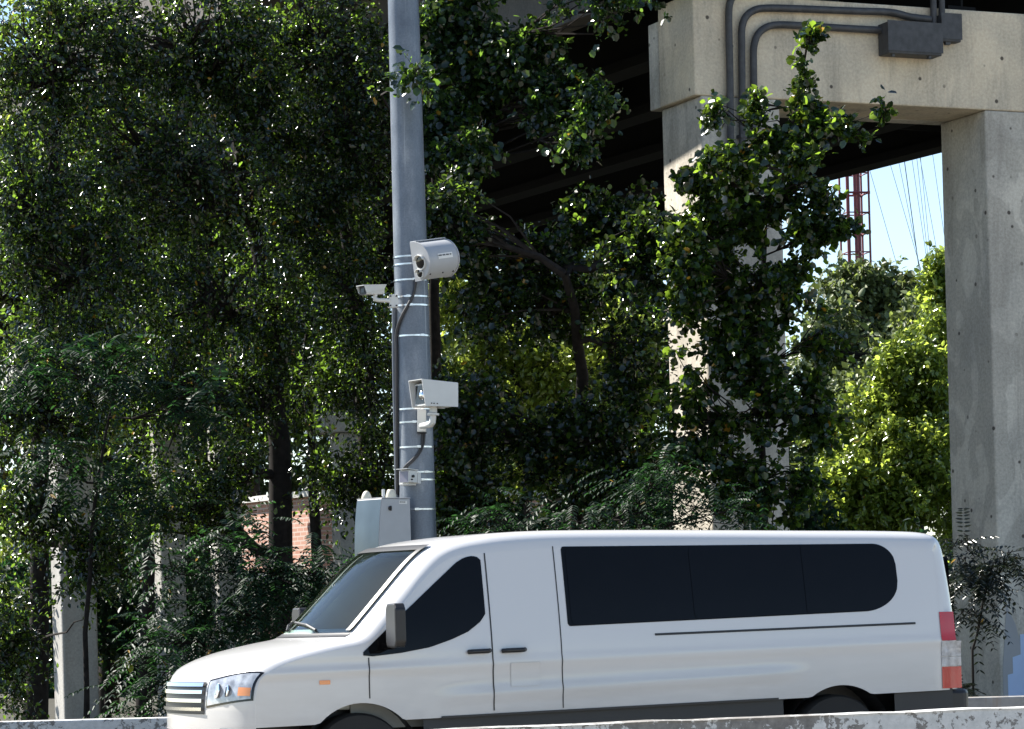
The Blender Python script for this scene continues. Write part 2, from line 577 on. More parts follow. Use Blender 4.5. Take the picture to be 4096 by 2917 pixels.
def top_pt(i, q, off=0.0):
    """i: (float) index along the centre profile, q: -1 near side .. 1 far side"""
    i = min(max(i, 0), NT - 1)
    i0 = min(int(i), NT - 2)
    u = i - i0
    p = VP[i0].lerp(VP[i0 + 1], u)
    tn = (VP[min(i0 + 2, NT - 1)] - VP[max(i0 - 1, 0)]).normalized()
    nrm = Vector((-tn.y, tn.x))                           # outward in the (s, z) plane
    k = 0.30 * (1 - sstep(1.6, 3.0, p.x)) - 0.06 * sstep(5.6, 5.93, p.x)
    rr = 0.05 + 0.09 * sstep(1.0, 2.0, p.x)
    aq = abs(q)
    e = 0 if aq < 0.80 else (1 - math.sqrt(max(0, 1 - ((aq - 0.80) / 0.20) ** 2)))
    s, z = p.x + k * q * q - nrm.x * rr * e + nrm.x * off, p.y - nrm.y * rr * e + nrm.y * off
    pe = p - nrm * rr
    return Vector((s, q * width(pe.y, p.x + k), z))


def zbot(s):
    z = 0.648 + 0.0148 * (s - 0.66)
    for c in (1.03, 4.81):
        d2 = 0.43 ** 2 - (s - c) ** 2
        if d2 > 0:
            z = max(z, 0.36 + math.sqrt(d2))
    return z


body = MB()
QS = [-1, -.985, -.96, -.93, -.89, -.85, -.8] + list(np.linspace(-.7, .7, 15)) + [.8, .85, .89, .93, .96, .985, 1]
nq = len(QS)
wz = [VP[i].y for i in range(NT)]
hole = lambda i, k: VP[i].x < 1.7 and wz[i] >= 1.305 and wz[i + 1] <= 1.892 and abs(QS[k]) <= .8001 and abs(QS[k + 1]) <= .8001
body.add([top_pt(i, q) for i in range(NT) for q in QS],
         [(i * nq + k, i * nq + k + 1, (i + 1) * nq + k + 1, (i + 1) * nq + k) for i in range(NT - 1) for k in range(nq - 1) if not hole(i, k)])
for sgn in (-1, 1):
    rows = []
    for i in range(NT):
        e = top_pt(i, sgn)
        zb = zbot(e.x)
        n = 34
        rows.append([(e.x, sgn * width(e.z + (zb - e.z) * k / n, e.x) if k else e.y, e.z + (min(zb, e.z - 0.001) - e.z) * k / n) for k in range(n + 1)])
    # dense columns along the straight roof
    dense = [rows[0]]
    for a, b in zip(rows, rows[1:]):
        n = max(1, int(abs(b[0][0] - a[0][0]) / 0.03))
        for q in range(1, n + 1):
            u = q / n
            ed = Vector(a[0]).lerp(Vector(b[0]), u)
            zb = min(zbot(ed.x), ed.z - 0.001)
            dense.append([(ed.x, sgn * width(ed.z + (zb - ed.z) * k / 34, ed.x) if k else ed.y, ed.z + (zb - ed.z) * k / 34) for k in range(35)])
    body.grid(dense)
bo = body.build('body', 'van_white', VAN, smooth=True, recalc=True, angle=50)


def side_patch(name, mat, s0, s1, lo, hi, off=0.005, sgn=-1, n=40, m=8, parent=VAN):
    p = MB()
    rows = []
    for i in range(n + 1):
        s = s0 + (s1 - s0) * i / n
        a, b = lo(s), hi(s)
        rows.append([(s, sgn * (width(a + (b - a) * k / m, s) + off), a + (b - a) * k / m) for k in range(m + 1)])
    p.grid(rows)
    return p.build(name, mat, parent, smooth=True, recalc=False, solid=0.0)


def lerp_pts(P):
    xs_, ys_ = [p[0] for p in P], [p[1] for p in P]
    return lambda s: float(np.interp(s, xs_, ys_))


for sgn in (-1, 1):
    side_patch('front_window', 'van_glass', 1.05, 1.99,
               lerp_pts([(1.05, 1.126), (1.12, 1.118), (1.33, 1.136), (1.55, 1.17), (1.72, 1.222), (1.85, 1.275), (1.95, 1.345), (1.99, 1.40)]),
               lerp_pts([(1.05, 1.150), (1.12, 1.21), (1.3, 1.365), (1.447, 1.485), (1.6, 1.612), (1.72, 1.71), (1.80, 1.775), (1.86, 1.808), (1.91, 1.82), (1.96, 1.818), (1.99, 1.79)]), sgn=sgn)
    lo_r = lambda s: 1.300 + (s - 2.63) * 0.0195
    hi_r = lambda s: 1.868 - (s - 2.63) * 0.0095

    def rnd_lo(s, a, b, r=0.04):
        d = max(0, a + r - s, s - (b - r))
        return lo_r(s) + r - math.sqrt(max(0, r * r - d * d))

    def rnd_hi(s, a, b, r=0.04):
        d = max(0, a + r - s, s - (b - r))
        return hi_r(s) - r + math.sqrt(max(0, r * r - d * d))
    def end_rise(s, s0, s1, h):
        u = min(1, max(0, (s - s0) / (s1 - s0)))
        return h * (1 - math.sqrt(max(0, 1 - u * u)))

    def front_rise(s, s0, r=.02):
        u = min(1, max(0, (s0 + r - s) / r))
        return r * (1 - math.sqrt(max(0, 1 - u * u)))
    side_patch('window_band', 'van_glass', 2.62, 5.335, lambda s: 1.292 + (s - 2.63) * .0195 + end_rise(s, 5.03, 5.335, .22) + front_rise(s, 2.62),
               lambda s: 1.877 - (s - 2.63) * .0095 - end_rise(s, 5.15, 5.335, .16) - front_rise(s, 2.62), 0.003, sgn, n=220)
    for a, b in ((2.65, 3.60), (3.63, 4.52)):
        side_patch('side_window', 'van_glass', a, b, lambda s: rnd_lo(s, a, b), lambda s: rnd_hi(s, a, b), 0.007, sgn, n=80)
    side_patch('rear_side_window', 'van_glass', 4.55, 5.305, lambda s: 1.302 + (s - 2.63) * .0195 + end_rise(s, 5.01, 5.305, .22) + front_rise(s, 4.55),
               lambda s: 1.867 - (s - 2.63) * .0095 - end_rise(s, 5.13, 5.305, .16) - front_rise(s, 4.55), 0.007, sgn, n=120)
    # dark strip under the body sides, seams, mouldings
    side_patch('door_seam', 'black', 2.020, 2.030, lambda s: 0.70, lambda s: 1.84, 0.0035, sgn, n=1, m=24)
    side_patch('door_seam', 'black', 1.085, 1.094, lambda s: 0.82, lambda s: 1.11, 0.0035, sgn, n=1, m=12)
    side_patch('door_seam', 'black', 2.555, 2.563, lambda s: 0.70, lambda s: 1.88, 0.0035, sgn, n=1, m=24)
    h = MB()
    for a, b in ((1.84, 2.0), (2.10, 2.27)):
        h.tube([(a, sgn * 1.012, 1.128), (a + .02, sgn * 1.045, 1.130), (b - .02, sgn * 1.045, 1.132), (b, sgn * 1.012, 1.134)], 0.017, 10)
    h.build('door_handle', 'black', VAN, smooth=True)
    side_patch('side_moulding', 'black', 1.62, 4.28, lambda s: zbot(s) - 0.004, lambda s: zbot(s) + 0.012, 0.01, sgn, n=60, m=2)
    rk = MB()  # dark strip from the lower body edge down to the underbody
    for a, b in ((1.5, 4.34), (5.27, 5.77)):
        rows = []
        for s in np.linspace(a, b, 24):
            rows.append([(s, sgn * 0.955, zbot(s) + 0.02), (s, sgn * 0.965, 0.50), (s, sgn * 0.93, 0.30), (s, sgn * 0.6, 0.26)])
        rk.grid(rows)
    rk.build('dark_side_strip', 'black', VAN, recalc=False)
    side_patch('slide_rail', 'black', 3.3, 5.45, lambda s: 1.205 + (s - 3.3) * .012, lambda s: 1.222 + (s - 3.3) * .012, 0.004, sgn, n=30, m=2)
    if sgn < 0:
        side_patch('fuel_flap', 'van_white', 2.16, 2.38, lambda s: 0.87, lambda s: 1.04, 0.006, sgn, n=6, m=6)
    side_patch('repeater_lamp', 'amber', 0.72, 0.80, lambda s: 0.93, lambda s: 0.96, 0.006, sgn, n=4, m=2)
    # mirror
    mi = MB()
    mi.tube([(1.28, sgn * 0.99, 1.19), (1.24, sgn * 1.12, 1.215)], [0.03, 0.03], 8)
    pts = [(-.10, -.15), (.10, -.15), (.125, -.11), (.125, .12), (.09, .16), (-.08, .16), (-.11, .12), (-.12, -.11)]
    mi.prism(pts, lambda a, b: (1.17 + .02, sgn * (1.21 + a * .95), 1.33 + b), lambda a, b: (1.27, sgn * (1.21 + a), 1.33 + b))
    mi.build('wing_mirror', 'black', VAN, bevel=0.02)
    # wheels
for c in (1.03, 4.81):
    for sgn in (-1, 1):
        wm = MB()
        y0 = sgn * 0.70
        wm.lathe([(0.20, 0), (0.34, 0.0), (0.357, 0.03), (0.357, 0.19), (0.34, 0.22), (0.23, 0.22), (0.225, 0.2)], (c, y0 if sgn > 0 else y0 - 0.22, 0.36), 'Y', 40)
        wo = wm.build('wheel', 'rubber', VAN, smooth=True)
        rmb = MB()
        rmb.lathe([(0.222, 0.0), (0.222, 0.012), (0.20, 0.02), (0.19, -0.01), (0.09, 0.0), (0.08, 0.03), (0.03, 0.03)], (c, sgn * 0.915, 0.36), 'Y', 32)
        for k in range(5):
            a = 2 * math.pi * k / 5
            rmb.tube([(c + .07 * math.cos(a), sgn * 0.918, .36 + .07 * math.sin(a)), (c + .20 * math.cos(a), sgn * 0.922, .36 + .20 * math.sin(a))], 0.02, 6)
        rmb.build('rim', 'rim', wo, smooth=True)
bp = MB()
bp.prism([(5.72, -.94), (5.90, -.94), (5.99, -.80), (5.99, .80), (5.90, .94), (5.72, .94)], lambda a, b: (a, b, .42), lambda a, b: (a, b, .722))
bp.build('rear_bumper', 'black', VAN, bevel=0.03)
ub = MB()
ub.box((0.25, -0.66, 0.30), (5.7, 0.66, 0.80))
for c in (1.03, 4.81):     # wheel housings
    for sgn in (-1, 1):
        arc = [(c + 0.45 * math.cos(a), 0.36 + 0.45 * math.sin(a)) for a in np.linspace(0, math.pi, 17)]
        ub.grid([[(s, sgn * 0.66, z), (s, sgn * 0.955, z)] for s, z in arc])
ub.build('underbody', 'black', VAN, recalc=False)


def idx_z(z, lo=0, hi=None):
    """profile index where the front profile reaches height z"""
    for i in range(lo, NT - 1):
        if VP[i].y <= z < VP[i + 1].y:
            return i + (z - VP[i].y) / (VP[i + 1].y - VP[i].y)
    return 0


def front_patch(name, mat, z0, z1, q0, q1, off=0.006, n=14, m=24, parent=VAN, f0=None, f1=None):
    p = MB()
    rows = []
    for k in range(m + 1):
        q = q0 + (q1 - q0) * k / m
        a = idx_z(f0(q) if f0 else z0)
        b = idx_z(f1(q) if f1 else z1)
        rows.append([top_pt(a + (b - a) * j / n, q, off) for j in range(n + 1)])
    p.grid(rows)
    return p.build(name, mat, parent, smooth=True, recalc=False)


ws = front_patch('windscreen', 'windscreen', 1.285, 1.905, -.83, .83, 0.006, 20, 30,
                 f0=lambda q: 1.292, f1=lambda q: 1.902 - 0.02 * abs(q) ** 4)
for q0_, q1_ in ((-.83, -.79), (.79, .83)):
    front_patch('windscreen_seal', 'black', 1.295, 1.897, q0_, q1_, 0.018, 20, 3, ws)
front_patch('windscreen_seal', 'black', 1.868, 1.903, -.82, .82, 0.014, 3, 24, ws)
ci = MB()
ci.prism([(0.62, 1.10), (0.80, 1.235), (1.15, 1.245), (1.33, 1.20), (1.36, 0.75), (0.62, 0.75)], lambda a, b: (a + .12, -.80, b - .01), lambda a, b: (a + .12, .80, b - .01))
ci.build('dashboard', 'dash', VAN, bevel=0.02)
ci = MB()
ci.box((2.50, -.82, .6), (2.54, .82, 1.90))
ci.box((1.0, .80, .6), (2.499, .82, 1.16))
ci.box((1.0, -.82, .6), (2.499, -.80, 1.16))
ci.box((1.72, -.78, 1.86), (2.499, .78, 1.88))
ci.build('cabin_lining', 'cabin', VAN)
for y in (-.42, .42):
    ci = MB()
    ci.box((1.75, y - .25, .75), (2.2, y + .25, .92))
    ci.prism([(2.15, .9), (2.28, .9), (2.40, 1.46), (2.31, 1.48)], lambda a, b: (a, y - .24, b), lambda a, b: (a, y + .24, b))
    ci.box((2.33, y - .13, 1.50), (2.42, y + .13, 1.68))
    ci.build('seat', 'seat', VAN, bevel=0.03)
ci = MB()
ring = [(1.52 + .17 * math.cos(a) * .45, -.42 + .19 * math.sin(a), 1.20 + .17 * math.cos(a) * .9) for a in np.linspace(0, 2 * math.pi, 33)]
ci.tube(ring, .016, 8)
ci.tube([(1.40, -.42, 1.12), (1.51, -.42, 1.20)], .03, 8)
ci.build('steering_wheel', 'seat', VAN, smooth=True)
for q in (-.45, .12):       # wipers
    wmb = MB()
    wmb.tube([top_pt(idx_z(1.30), q, .02), top_pt(idx_z(1.34), q + .22, .02), top_pt(idx_z(1.36), q + .55, .02)], 0.011, 6)
    wmb.build('wiper', 'black', ws)
front_patch('cowl', 'black', 1.262, 1.288, -.84, .84, 0.004, 4, 24)
gr = front_patch('grille', 'black', 0.74, 0.965, -.56, .56, 0.006)
for z in (0.775, 0.835, 0.895, 0.945):
    front_patch('grille_bar', 'chrome', z - 0.012, z + 0.012, -.55, .55, 0.022, 3, 24, gr)
front_patch('bumper_inlet', 'black', 0.44, 0.60, -.66, .66, 0.006)
front_patch('bumper_strip', 'chrome', 0.61, 0.625, -.66, .66, 0.012, 3, 24)
bd = MB()
bd.lathe([(0.07, 0), (0.07, 0.012), (0.05, 0.018)], (0, 0, 0), 'X', 24)
for sgn in (-1, 1):
    hl = front_patch('headlight', 'clear_lamp', 0.83, 1.03, sgn * .60, sgn * .985, 0.006,
                     f0=lambda q: 0.80 + .05 * (abs(q) - .6) / .38, f1=lambda q: 0.97 + 0.07 * (abs(q) - .6) / .38)
    front_patch('headlight_surround', 'lens', 0, 0, sgn * .585, sgn * .995, 0.003,
                f0=lambda q: 0.785 + .05 * (abs(q) - .6) / .38, f1=lambda q: 0.985 + 0.07 * (abs(q) - .6) / .38, parent=hl)
    front_patch('indicator', 'amber', 0.86, 0.93, sgn * .90, sgn * .982, 0.009, 4, 10, hl,
                f0=lambda q: 0.87, f1=lambda q: 0.93)
    for q, r_ in ((.70, .055), (.80, .045)):
        c_ = top_pt(idx_z(0.905), sgn * q, 0.004)
        nrm_ = (top_pt(idx_z(0.905), sgn * q, 0.05) - c_).normalized()
        mb = MB()
        mb.tube([c_, c_ + nrm_ * .006, c_ + nrm_ * .010], [r_, r_, r_ * .6], 20)
        mb.build('reflector', 'chrome', hl, smooth=True)
    front_patch('fog_lamp', 'clear_lamp', 0.55, 0.64, sgn * .74, sgn * .86, 0.008, 6, 8)
    # tail lamps wrap the rear corner
    for k, (z0, z1, mt) in enumerate(((1.10, 1.32, 'red_lamp'), (0.98, 1.095, 'clear_lamp'), (0.735, 0.90, 'red_lamp'), (0.905, 0.975, 'clear_lamp'))):
        o = side_patch('tail_light', mt, 5.66, 5.845 - .05 * (z0 > 1), lambda s: z0, lambda s: z1, 0.006, sgn, n=10, m=6)
    # screens at the back
rw = MB()
rw.grid([[(5.875 + 0.02 + (1.75 - z) * 0.05, y, z) for y in (-.70, -.03)] for z in (1.25, 1.75)])
rw.grid([[(5.875 + 0.02 + (1.75 - z) * 0.05, y, z) for y in (.03, .70)] for z in (1.25, 1.75)])
rw.build('rear_window', 'van_glass', VAN, recalc=False)

# ------------------------------------------------------------------ the pole
PB = at(1672, 2100, 31.0)
POLE = thing('steel_pole', 'tall grey galvanised steel pole carrying the traffic cameras', 'pole', (PB.x, PB.y, 0))


def pr(z):
    return 0.2 - 0.0052 * z


pm = MB()
pm.lathe([(pr(z), z) for z in np.linspace(0.04, 11, 40)], n=48)
pm.build('pole_shaft', 'galv', POLE, smooth=True)
pm = MB()
pm.lathe([(0.36, 0), (0.36, 0.04), (0.2, 0.04)], n=32)
pm.build('base_plate', 'galv', POLE)


def pole_z(py):
    """height on the pole seen at photo row py"""
    return at(1660, py, 30.82).z


def pang(px, py):
    """bearing on the pole seen at photo column px"""
    c = at(px, py, 31).x - PB.x
    r = pr(pole_z(py))
    return math.asin(max(-1, min(1, c / r)))


def strap(zc, parent, hgt=0.015, loc=(0, 0, 0), name='strap', a0=0, a1=2 * math.pi):
    m = MB()
    rows = []
    for k in range(49):
        a = a0 + (a1 - a0) * k / 48
        r = pr(zc) + 0.006
        rows.append([(r * math.cos(a) - loc[0], r * math.sin(a) - loc[1], zc - hgt / 2 - loc[2]), (r * math.cos(a) - loc[0], r * math.sin(a) - loc[1], zc + hgt / 2 - loc[2])])
    m.grid(rows)
    # clamp buckle
    a = -math.pi / 2 + 0.25 + 0.4 * math.sin(zc * 9)
    r = pr(zc) + 0.012
    m.box((r * math.cos(a) - .02 - loc[0], r * math.sin(a) - .012 - loc[1], zc - hgt * .7 - loc[2]),
          (r * math.cos(a) + .02 - loc[0], r * math.sin(a) + .012 - loc[1], zc + hgt * .7 - loc[2]))
    return m.build(name, 'strap', parent, smooth=True, recalc=False)


for py in (1340, 1787, 2037):
    strap(pole_z(py), POLE, 0.017)


def on_pole(px, py, off=0.0):
    """point on the pole skin seen at that photo pixel, in the pole's own axes"""
    z = pole_z(py)
    a = pang(px, py)
    r = pr(z) + off
    return Vector((r * math.sin(a), -r * math.cos(a), z))


cm = MB()
cm.tube([on_pole(1585, y, 0.022) for y in (1225, 1300, 1400, 1600, 1800, 2000, 2300, 2600)], 0.022, 10)
cm.build('conduit', 'pipe_grey', POLE, smooth=True)
cm = MB()
path = [(1662, 1118), (1660, 1150), (1652, 1185), (1636, 1220), (1615, 1260), (1598, 1305), (1592, 1345), (1593, 1400), (1594, 1600), (1596, 1900), (1598, 2300)]
fine = smooth_profile([(p[1], p[0]) for p in path], 8)
cm.tube([on_pole(q.y, q.x, 0.018) for q in fine], 0.017, 10)
cm.build('cable', 'cable', POLE, smooth=True)
cm = MB()
path = [(1690, 1732), (1689, 1760), (1685, 1785), (1672, 1815), (1650, 1842), (1628, 1862), (1616, 1885), (1610, 1930)]
for dx in (0, 7):
    fine = smooth_profile([(p[1], p[0]) for p in path], 8)
    cm.tube([on_pole(q.y + dx, q.x, 0.014) for q in fine], 0.011, 8)
cm.build('cable', 'cable', POLE, smooth=True)

FI = R(35)
# --- round radar / flash unit
c0 = at(1738, 1037, 30.50)
RU = thing('radar_unit', 'white half round speed camera unit with two lenses, topmost on the pole', 'speed camera', c0, (0, R(-9), R(42)))
L2, HH, DD = 0.192, 0.198, 0.265


def dsec(sc=1.0, bot=True):
    pts = [(0.0, -HH * sc), (0.0, HH * sc), (-0.07 * sc, HH * sc)]
    for a in np.linspace(62, -52, 17):
        pts.append((-0.03 * sc - (DD - 0.03) * sc * math.cos(R(a)), HH * 1.02 * sc * math.sin(R(a))))
    pts.append((-0.10 * sc, -HH * sc))
    return pts


yo = 0.11
mb = MB()
mb.prism(dsec(0.97), lambda a, b: (-L2 + .012, a + yo, b), lambda a, b: (L2, a + yo, b))
mb.build('housing', 'unit_grey', RU, smooth=True, angle=25)
mb = MB()
mb.prism(dsec(1.0), lambda a, b: (-L2 - .012, a + yo, b), lambda a, b: (-L2 + .010, a + yo, b))
mb.build('front_plate', 'unit_grey', RU, smooth=True, angle=25)
mb = MB()
mb.prism(dsec(1.0), lambda a, b: (L2 + .002, a + yo, b), lambda a, b: (L2 + .014, a + yo, b))
mb.build('end_plate', 'unit_grey', RU, smooth=True, angle=25)
for (y, z, r) in ((-.13 + yo, -.015, .064), (-.10 + yo, -.125, .040)):
    mb = MB()
    mb.lathe([(r * 1.18, 0.0), (r * 1.18, -0.014), (r, -0.014), (r * .98, -0.004)], (-L2 - .012, y, z), 'X', 32)
    lz = mb.build('lens_bezel', 'white_unit', RU, smooth=True)
    mb = MB()
    mb.lathe([(r * .95, -0.002), (r * .90, -0.012), (r * .5, -0.016), (0.004, -0.018)], (-L2 - .014, y, z), 'X', 32)
    mb.build('lens', 'lens', lz, smooth=True)
    mb = MB()
    rows = []
    for a in np.linspace(20, 160, 15):
        rows.append([(-L2 - .012, y + r * 1.22 * math.cos(R(a)), z + r * 1.22 * math.sin(R(a))), (-L2 - .012 - .04, y + r * 1.22 * math.cos(R(a)), z + r * 1.22 * math.sin(R(a)))])
    mb.grid(rows)
    mb.build('lens_hood', 'white_unit', lz, smooth=True, recalc=False, solid=0.004)
# sun roof strip along the top
mb = MB()
mb.box((-L2 + .0, yo - .085, HH * .97 + .004), (L2 + .02, yo + .01, HH * .97 + .016))
mb.build('top_cover', 'unit_grey', RU, bevel=0.004)
mb = MB()


def dskin(a, x, off):
    """point on the curved skin at angle a"""
    return (x, -0.03 * .97 - (DD - 0.03 + off) * .97 * math.cos(R(a)) + yo, (HH * 1.02 + off) * .97 * math.sin(R(a)))


mb.grid([[dskin(a, x, .004) for a in np.linspace(-2, 14, 5)] for x in (-.075, .12)])
st = mb.build('label_sticker', 'sticker', RU, recalc=False)
mb = MB()
x = -.07
for wlen in (.055, .040, .040, .030):
    n = int(wlen / .008)
    for k in range(n):
        h0 = random.choice((4.2, 3.6, 4.6))
        mb.grid([[dskin(a, xx, .006) for a in (8.0 - h0 / 2, 8.0 + h0 / 2)] for xx in (x, x + .0058)])
        x += .0076
    x += .010
mb.build('lettering', 'black', st, recalc=False)
for x in (-.15, .02, .16):
    mb = MB()
    mb.lathe([(.008, 0), (.008, -.012), (.004, -.014)], (x, dskin(-48, 0, 0)[1] + .004, dskin(-48, 0, 0)[2]), 'Y', 10)
    mb.build('screw', 'black', RU)
mb = MB()
mb.box((-.14, yo, -.15), (.16, yo + .05, .15))
mb.build('mount_bracket', 'galv', RU)
for py in (1022, 1053, 1116):
    o = strap(pole_z(py), POLE, 0.017)

# --- little bullet camera on an arm
c0 = at(1572, 1204, 30.80)
BC = thing('bullet_camera', 'small white camera on a short arm at the left of the pole', 'camera', c0, (0, 0, 0))
mpx = 30.8 / F_PX


def px_local(px, py, y=0.0):
    p = at(px, py, 30.8)
    return Vector((p.x - c0.x, y, p.z - c0.z))


mb = MB()
a, b = px_local(1558, 1232), px_local(1592, 1178)
mb.box((a.x, -0.03, a.z), (b.x, 0.02, b.z))
mb.build('mount_plate', 'white_unit', BC, bevel=0.006)
for z in (1186, 1224):
    for x in (1563, 1586):
        p = px_local(x, z)
        mb = MB()
        mb.lathe([(.009, -.03), (.009, -.04), (.004, -.042)], (p.x, 0, p.z), 'Y', 8)
        mb.build('bolt', 'black', BC)
mb = MB()
mb.tube([px_local(1560, 1204, -.02), px_local(1512, 1203, -.05), px_local(1502, 1200, -.06), px_local(1500, 1192, -.06), px_local(1506, 1172, -.06)], [.022, .022, .026, .024, .018], 10)
mb.build('arm', 'white_unit', BC, smooth=True)
cb = thing_body = bpy.data.objects.new('camera_body', None)
mb = MB()
ang = R(44)
cc = px_local(1490, 1162, -.06)


def bl(x, y, z, tilt=R(-4)):
    """body axes: x to the rear, y away, z up"""
    x2, z2 = x * math.cos(tilt) + 0, z + x * math.sin(-tilt)
    return (cc.x + x2 * math.cos(ang) - y * math.sin(ang), cc.y + x2 * math.sin(ang) + y * math.cos(ang), cc.z + z2)


bpy.data.objects.remove(cb)


def blbox(m, lo, hi):
    k = MB().box(lo, hi)
    m.add([bl(*v) for v in k.v], k.f)


blbox(mb, (-.125, -.05, -.052), (.13, .05, .038))
body_o = mb.build('housing', 'white_unit', BC, bevel=0.012)
mb = MB()
blbox(mb, (-.165, -.058, .040), (.145, .058, .048))
mb.add([bl(*v) for v in [(-.165, -.058, .048), (-.165, -.064, .048), (.145, -.064, .048), (.145, -.058, .048), (-.130, -.058, -.035), (-.130, -.064, -.035), (.11, -.064, .0), (.11, -.058, .0)]],
       [(0, 1, 2, 3), (7, 6, 5, 4), (0, 4, 5, 1), (1, 5, 6, 2), (2, 6, 7, 3), (3, 7, 4, 0)])
mb.add([bl(*v) for v in [(-.165, .058, .048), (-.165, .064, .048), (.145, .064, .048), (.145, .058, .048), (-.130, .058, -.035), (-.130, .064, -.035), (.11, .064, .0), (.11, .058, .0)]],
       [(0, 1, 2, 3), (7, 6, 5, 4), (0, 4, 5, 1), (1, 5, 6, 2), (2, 6, 7, 3), (3, 7, 4, 0)])
mb.build('sun_shield', 'white_unit', BC)
mb = MB()
blbox(mb, (-.131, -.048, -.050), (-.124, .048, .036))
lo_ = mb.build('front_frame', 'black', BC)
mb = MB()
blbox(mb, (-.134, -.024, -.028), (-.1315, .024, .014))
mb.build('lens', 'lens', lo_)
for py in (1183, 1218):
    strap(pole_z(py), POLE, 0.017)

# --- flash box
c0 = at(1738, 1578, 30.42)
FB = thing('flash_unit', 'white box flash unit with hooded window on a pipe bracket at mid pole', 'flash unit', c0, (0, R(2), FI))
mb = MB()
mb.prism([(-.165, -.13), (-.165, .10), (.20, .115), (.20, -.12)], lambda a, b: (a, -.11, b), lambda a, b: (a, .11, b))
mb.build('housing', 'white_unit', FB, bevel=0.006)
mb = MB()
t_ = 0.006
# hood: top and two cheeks reaching past the window
mb.add([(-.235, -.125, .135), (.205, -.118, .122), (.205, .118, .122), (-.235, .125, .135), (-.235, -.125, .128), (.205, -.118, .116), (.205, .118, .116), (-.235, .125, .128)],
       [(0, 1, 2, 3), (7, 6, 5, 4), (0, 4, 5, 1), (1, 5, 6, 2), (2, 6, 7, 3), (3, 7, 4, 0)])
for sg in (-1, 1):
    y0, y1 = sg * .118, sg * .125
    mb.prism([(-.235, .128), (-.19, -.135), (.205, -.125), (.205, .116)], lambda a, b: (a, y0, b), lambda a, b: (a, y1, b))
mb.build('hood', 'white_unit', FB)
mb = MB()
mb.box((-.172, -.105, -.125), (-.166, .105, .095))
fr = mb.build('window_frame', 'white_unit', FB)
mb = MB()
mb.box((-.176, -.085, -.105), (-.1725, .085, .080))
gl = mb.build('window_glass', 'lens', fr)
mb = MB()
mb.lathe([(.05, 0), (.045, -.012), (.03, -.02), (.01, -.024)], (-.1765, -.035, -.02), 'X', 24)
mb.build('flash_reflector', 'chrome', gl, smooth=True)
for x in (-.12, -.09, -.05):
    mb = MB()
    mb.lathe([(.006, 0), (.006, -.008), (.003, -.01)], (x, -.125, -.105), 'Y', 8)
    mb.build('screw', 'black', FB)
RI = Matrix.Rotation(-FI, 3, 'Z')


def fb_local(px, py, d):
    return RI @ (at(px, py, d) - c0)


mb = MB()
mb.tube([fb_local(1735, 1618, 30.42), fb_local(1735, 1652, 30.42)], .040, 16)
mb.tube([fb_local(1735, 1654, 30.42), fb_local(1735, 1662, 30.42)], .062, 20)
mb.tube([fb_local(1735, 1662, 30.42), fb_local(1733, 1690, 30.42), fb_local(1727, 1698, 30.44), fb_local(1715, 1701, 30.50), fb_local(1690, 1704, 30.70)], [.034, .034, .034, .033, .031], 16)
mb.build('pan_bracket', 'white_unit', FB, smooth=True)
mb = MB()
q = MB().box((-.045, -.03, -.115), (.045, .03, .115))
ctr = fb_local(1690, 1683, 30.77)
Rp = RI
mb.add([ctr + Rp @ Vector(v) for v in q.v], q.f)
mb.build('mount_plate', 'white_unit', FB, bevel=0.006)
mb = MB()
q = MB().box((-.048, -.035, -.128), (.048, .03, -.117))
mb.add([ctr + Rp @ Vector(v) for v in q.v], q.f)
mb.build('gasket', 'black', FB)
for py in (1634, 1687):
    strap(pole_z(py), POLE, 0.017)

# --- small illuminator camera
c0 = at(1632, 1907, 30.62)
IC = thing('infrared_camera', 'small white box camera with violet grey window, lowest on the pole above the cabinet', 'camera', c0, (0, R(3), R(54)))
mb = MB()
mb.box((-.055, -.065, -.062), (.075, .065, .062))
mb.build('housing', 'white_unit', IC, bevel=0.006)
mb = MB()
mb.box((-.062, -.058, -.066), (-.056, .066, .055))
fr = mb.build('front_frame', 'white_unit', IC)
mb = MB()
mb.box((-.066, -.050, -.060), (-.0625, .058, .050))
mb.build('window', 'lens_grey', fr)
mb = MB()
mb.add([(-.105, -.076, .068), (.080, -.074, .066), (.080, .074, .066), (-.105, .076, .068), (-.105, -.076, .075), (.080, -.074, .073), (.080, .074, .073), (-.105, .076, .075)],
       [(3, 2, 1, 0), (4, 5, 6, 7), (0, 1, 5, 4), (1, 2, 6, 5), (2, 3, 7, 6), (3, 0, 4, 7)])
mb.build('sun_shield', 'white_unit', IC)
mb = MB()
mb.lathe([(.014, 0), (.014, -.02), (.006, -.022)], (-.01, -.065, .0), 'Y', 12)
mb.lathe([(.007, 0), (.007, -.02), (.003, -.022)], (-.03, -.065, -.035), 'Y', 8)
mb.build('knob', 'black', IC)
mb = MB()
mb.box((.02, .066, -.075), (.13, .12, .055))
mb.box((-.02, -.02, -.085), (.11, .10, -.064))
mb.box((.085, -.06, -.065), (.14, .07, .05))
mb.build('mount_bracket', 'white_unit', IC, bevel=0.004)
for py in (1888, 1919):
    strap(pole_z(py), POLE, 0.016)

# --- control cabinet
ctop = at(1505, 1997, 30.45).z
c0 = at(1536, 2100, 30.55)
CBH = 1.12
CB = thing('control_cabinet', 'pale control cabinet with bulging blue grey door strapped low on the pole', 'cabinet', (c0.x, c0.y, ctop - CBH), (0, 0, R(45)))


def bul(z):
    u = (z / CBH - 0.5) * 2
    return -0.19 - 0.055 * (1 - u * u)


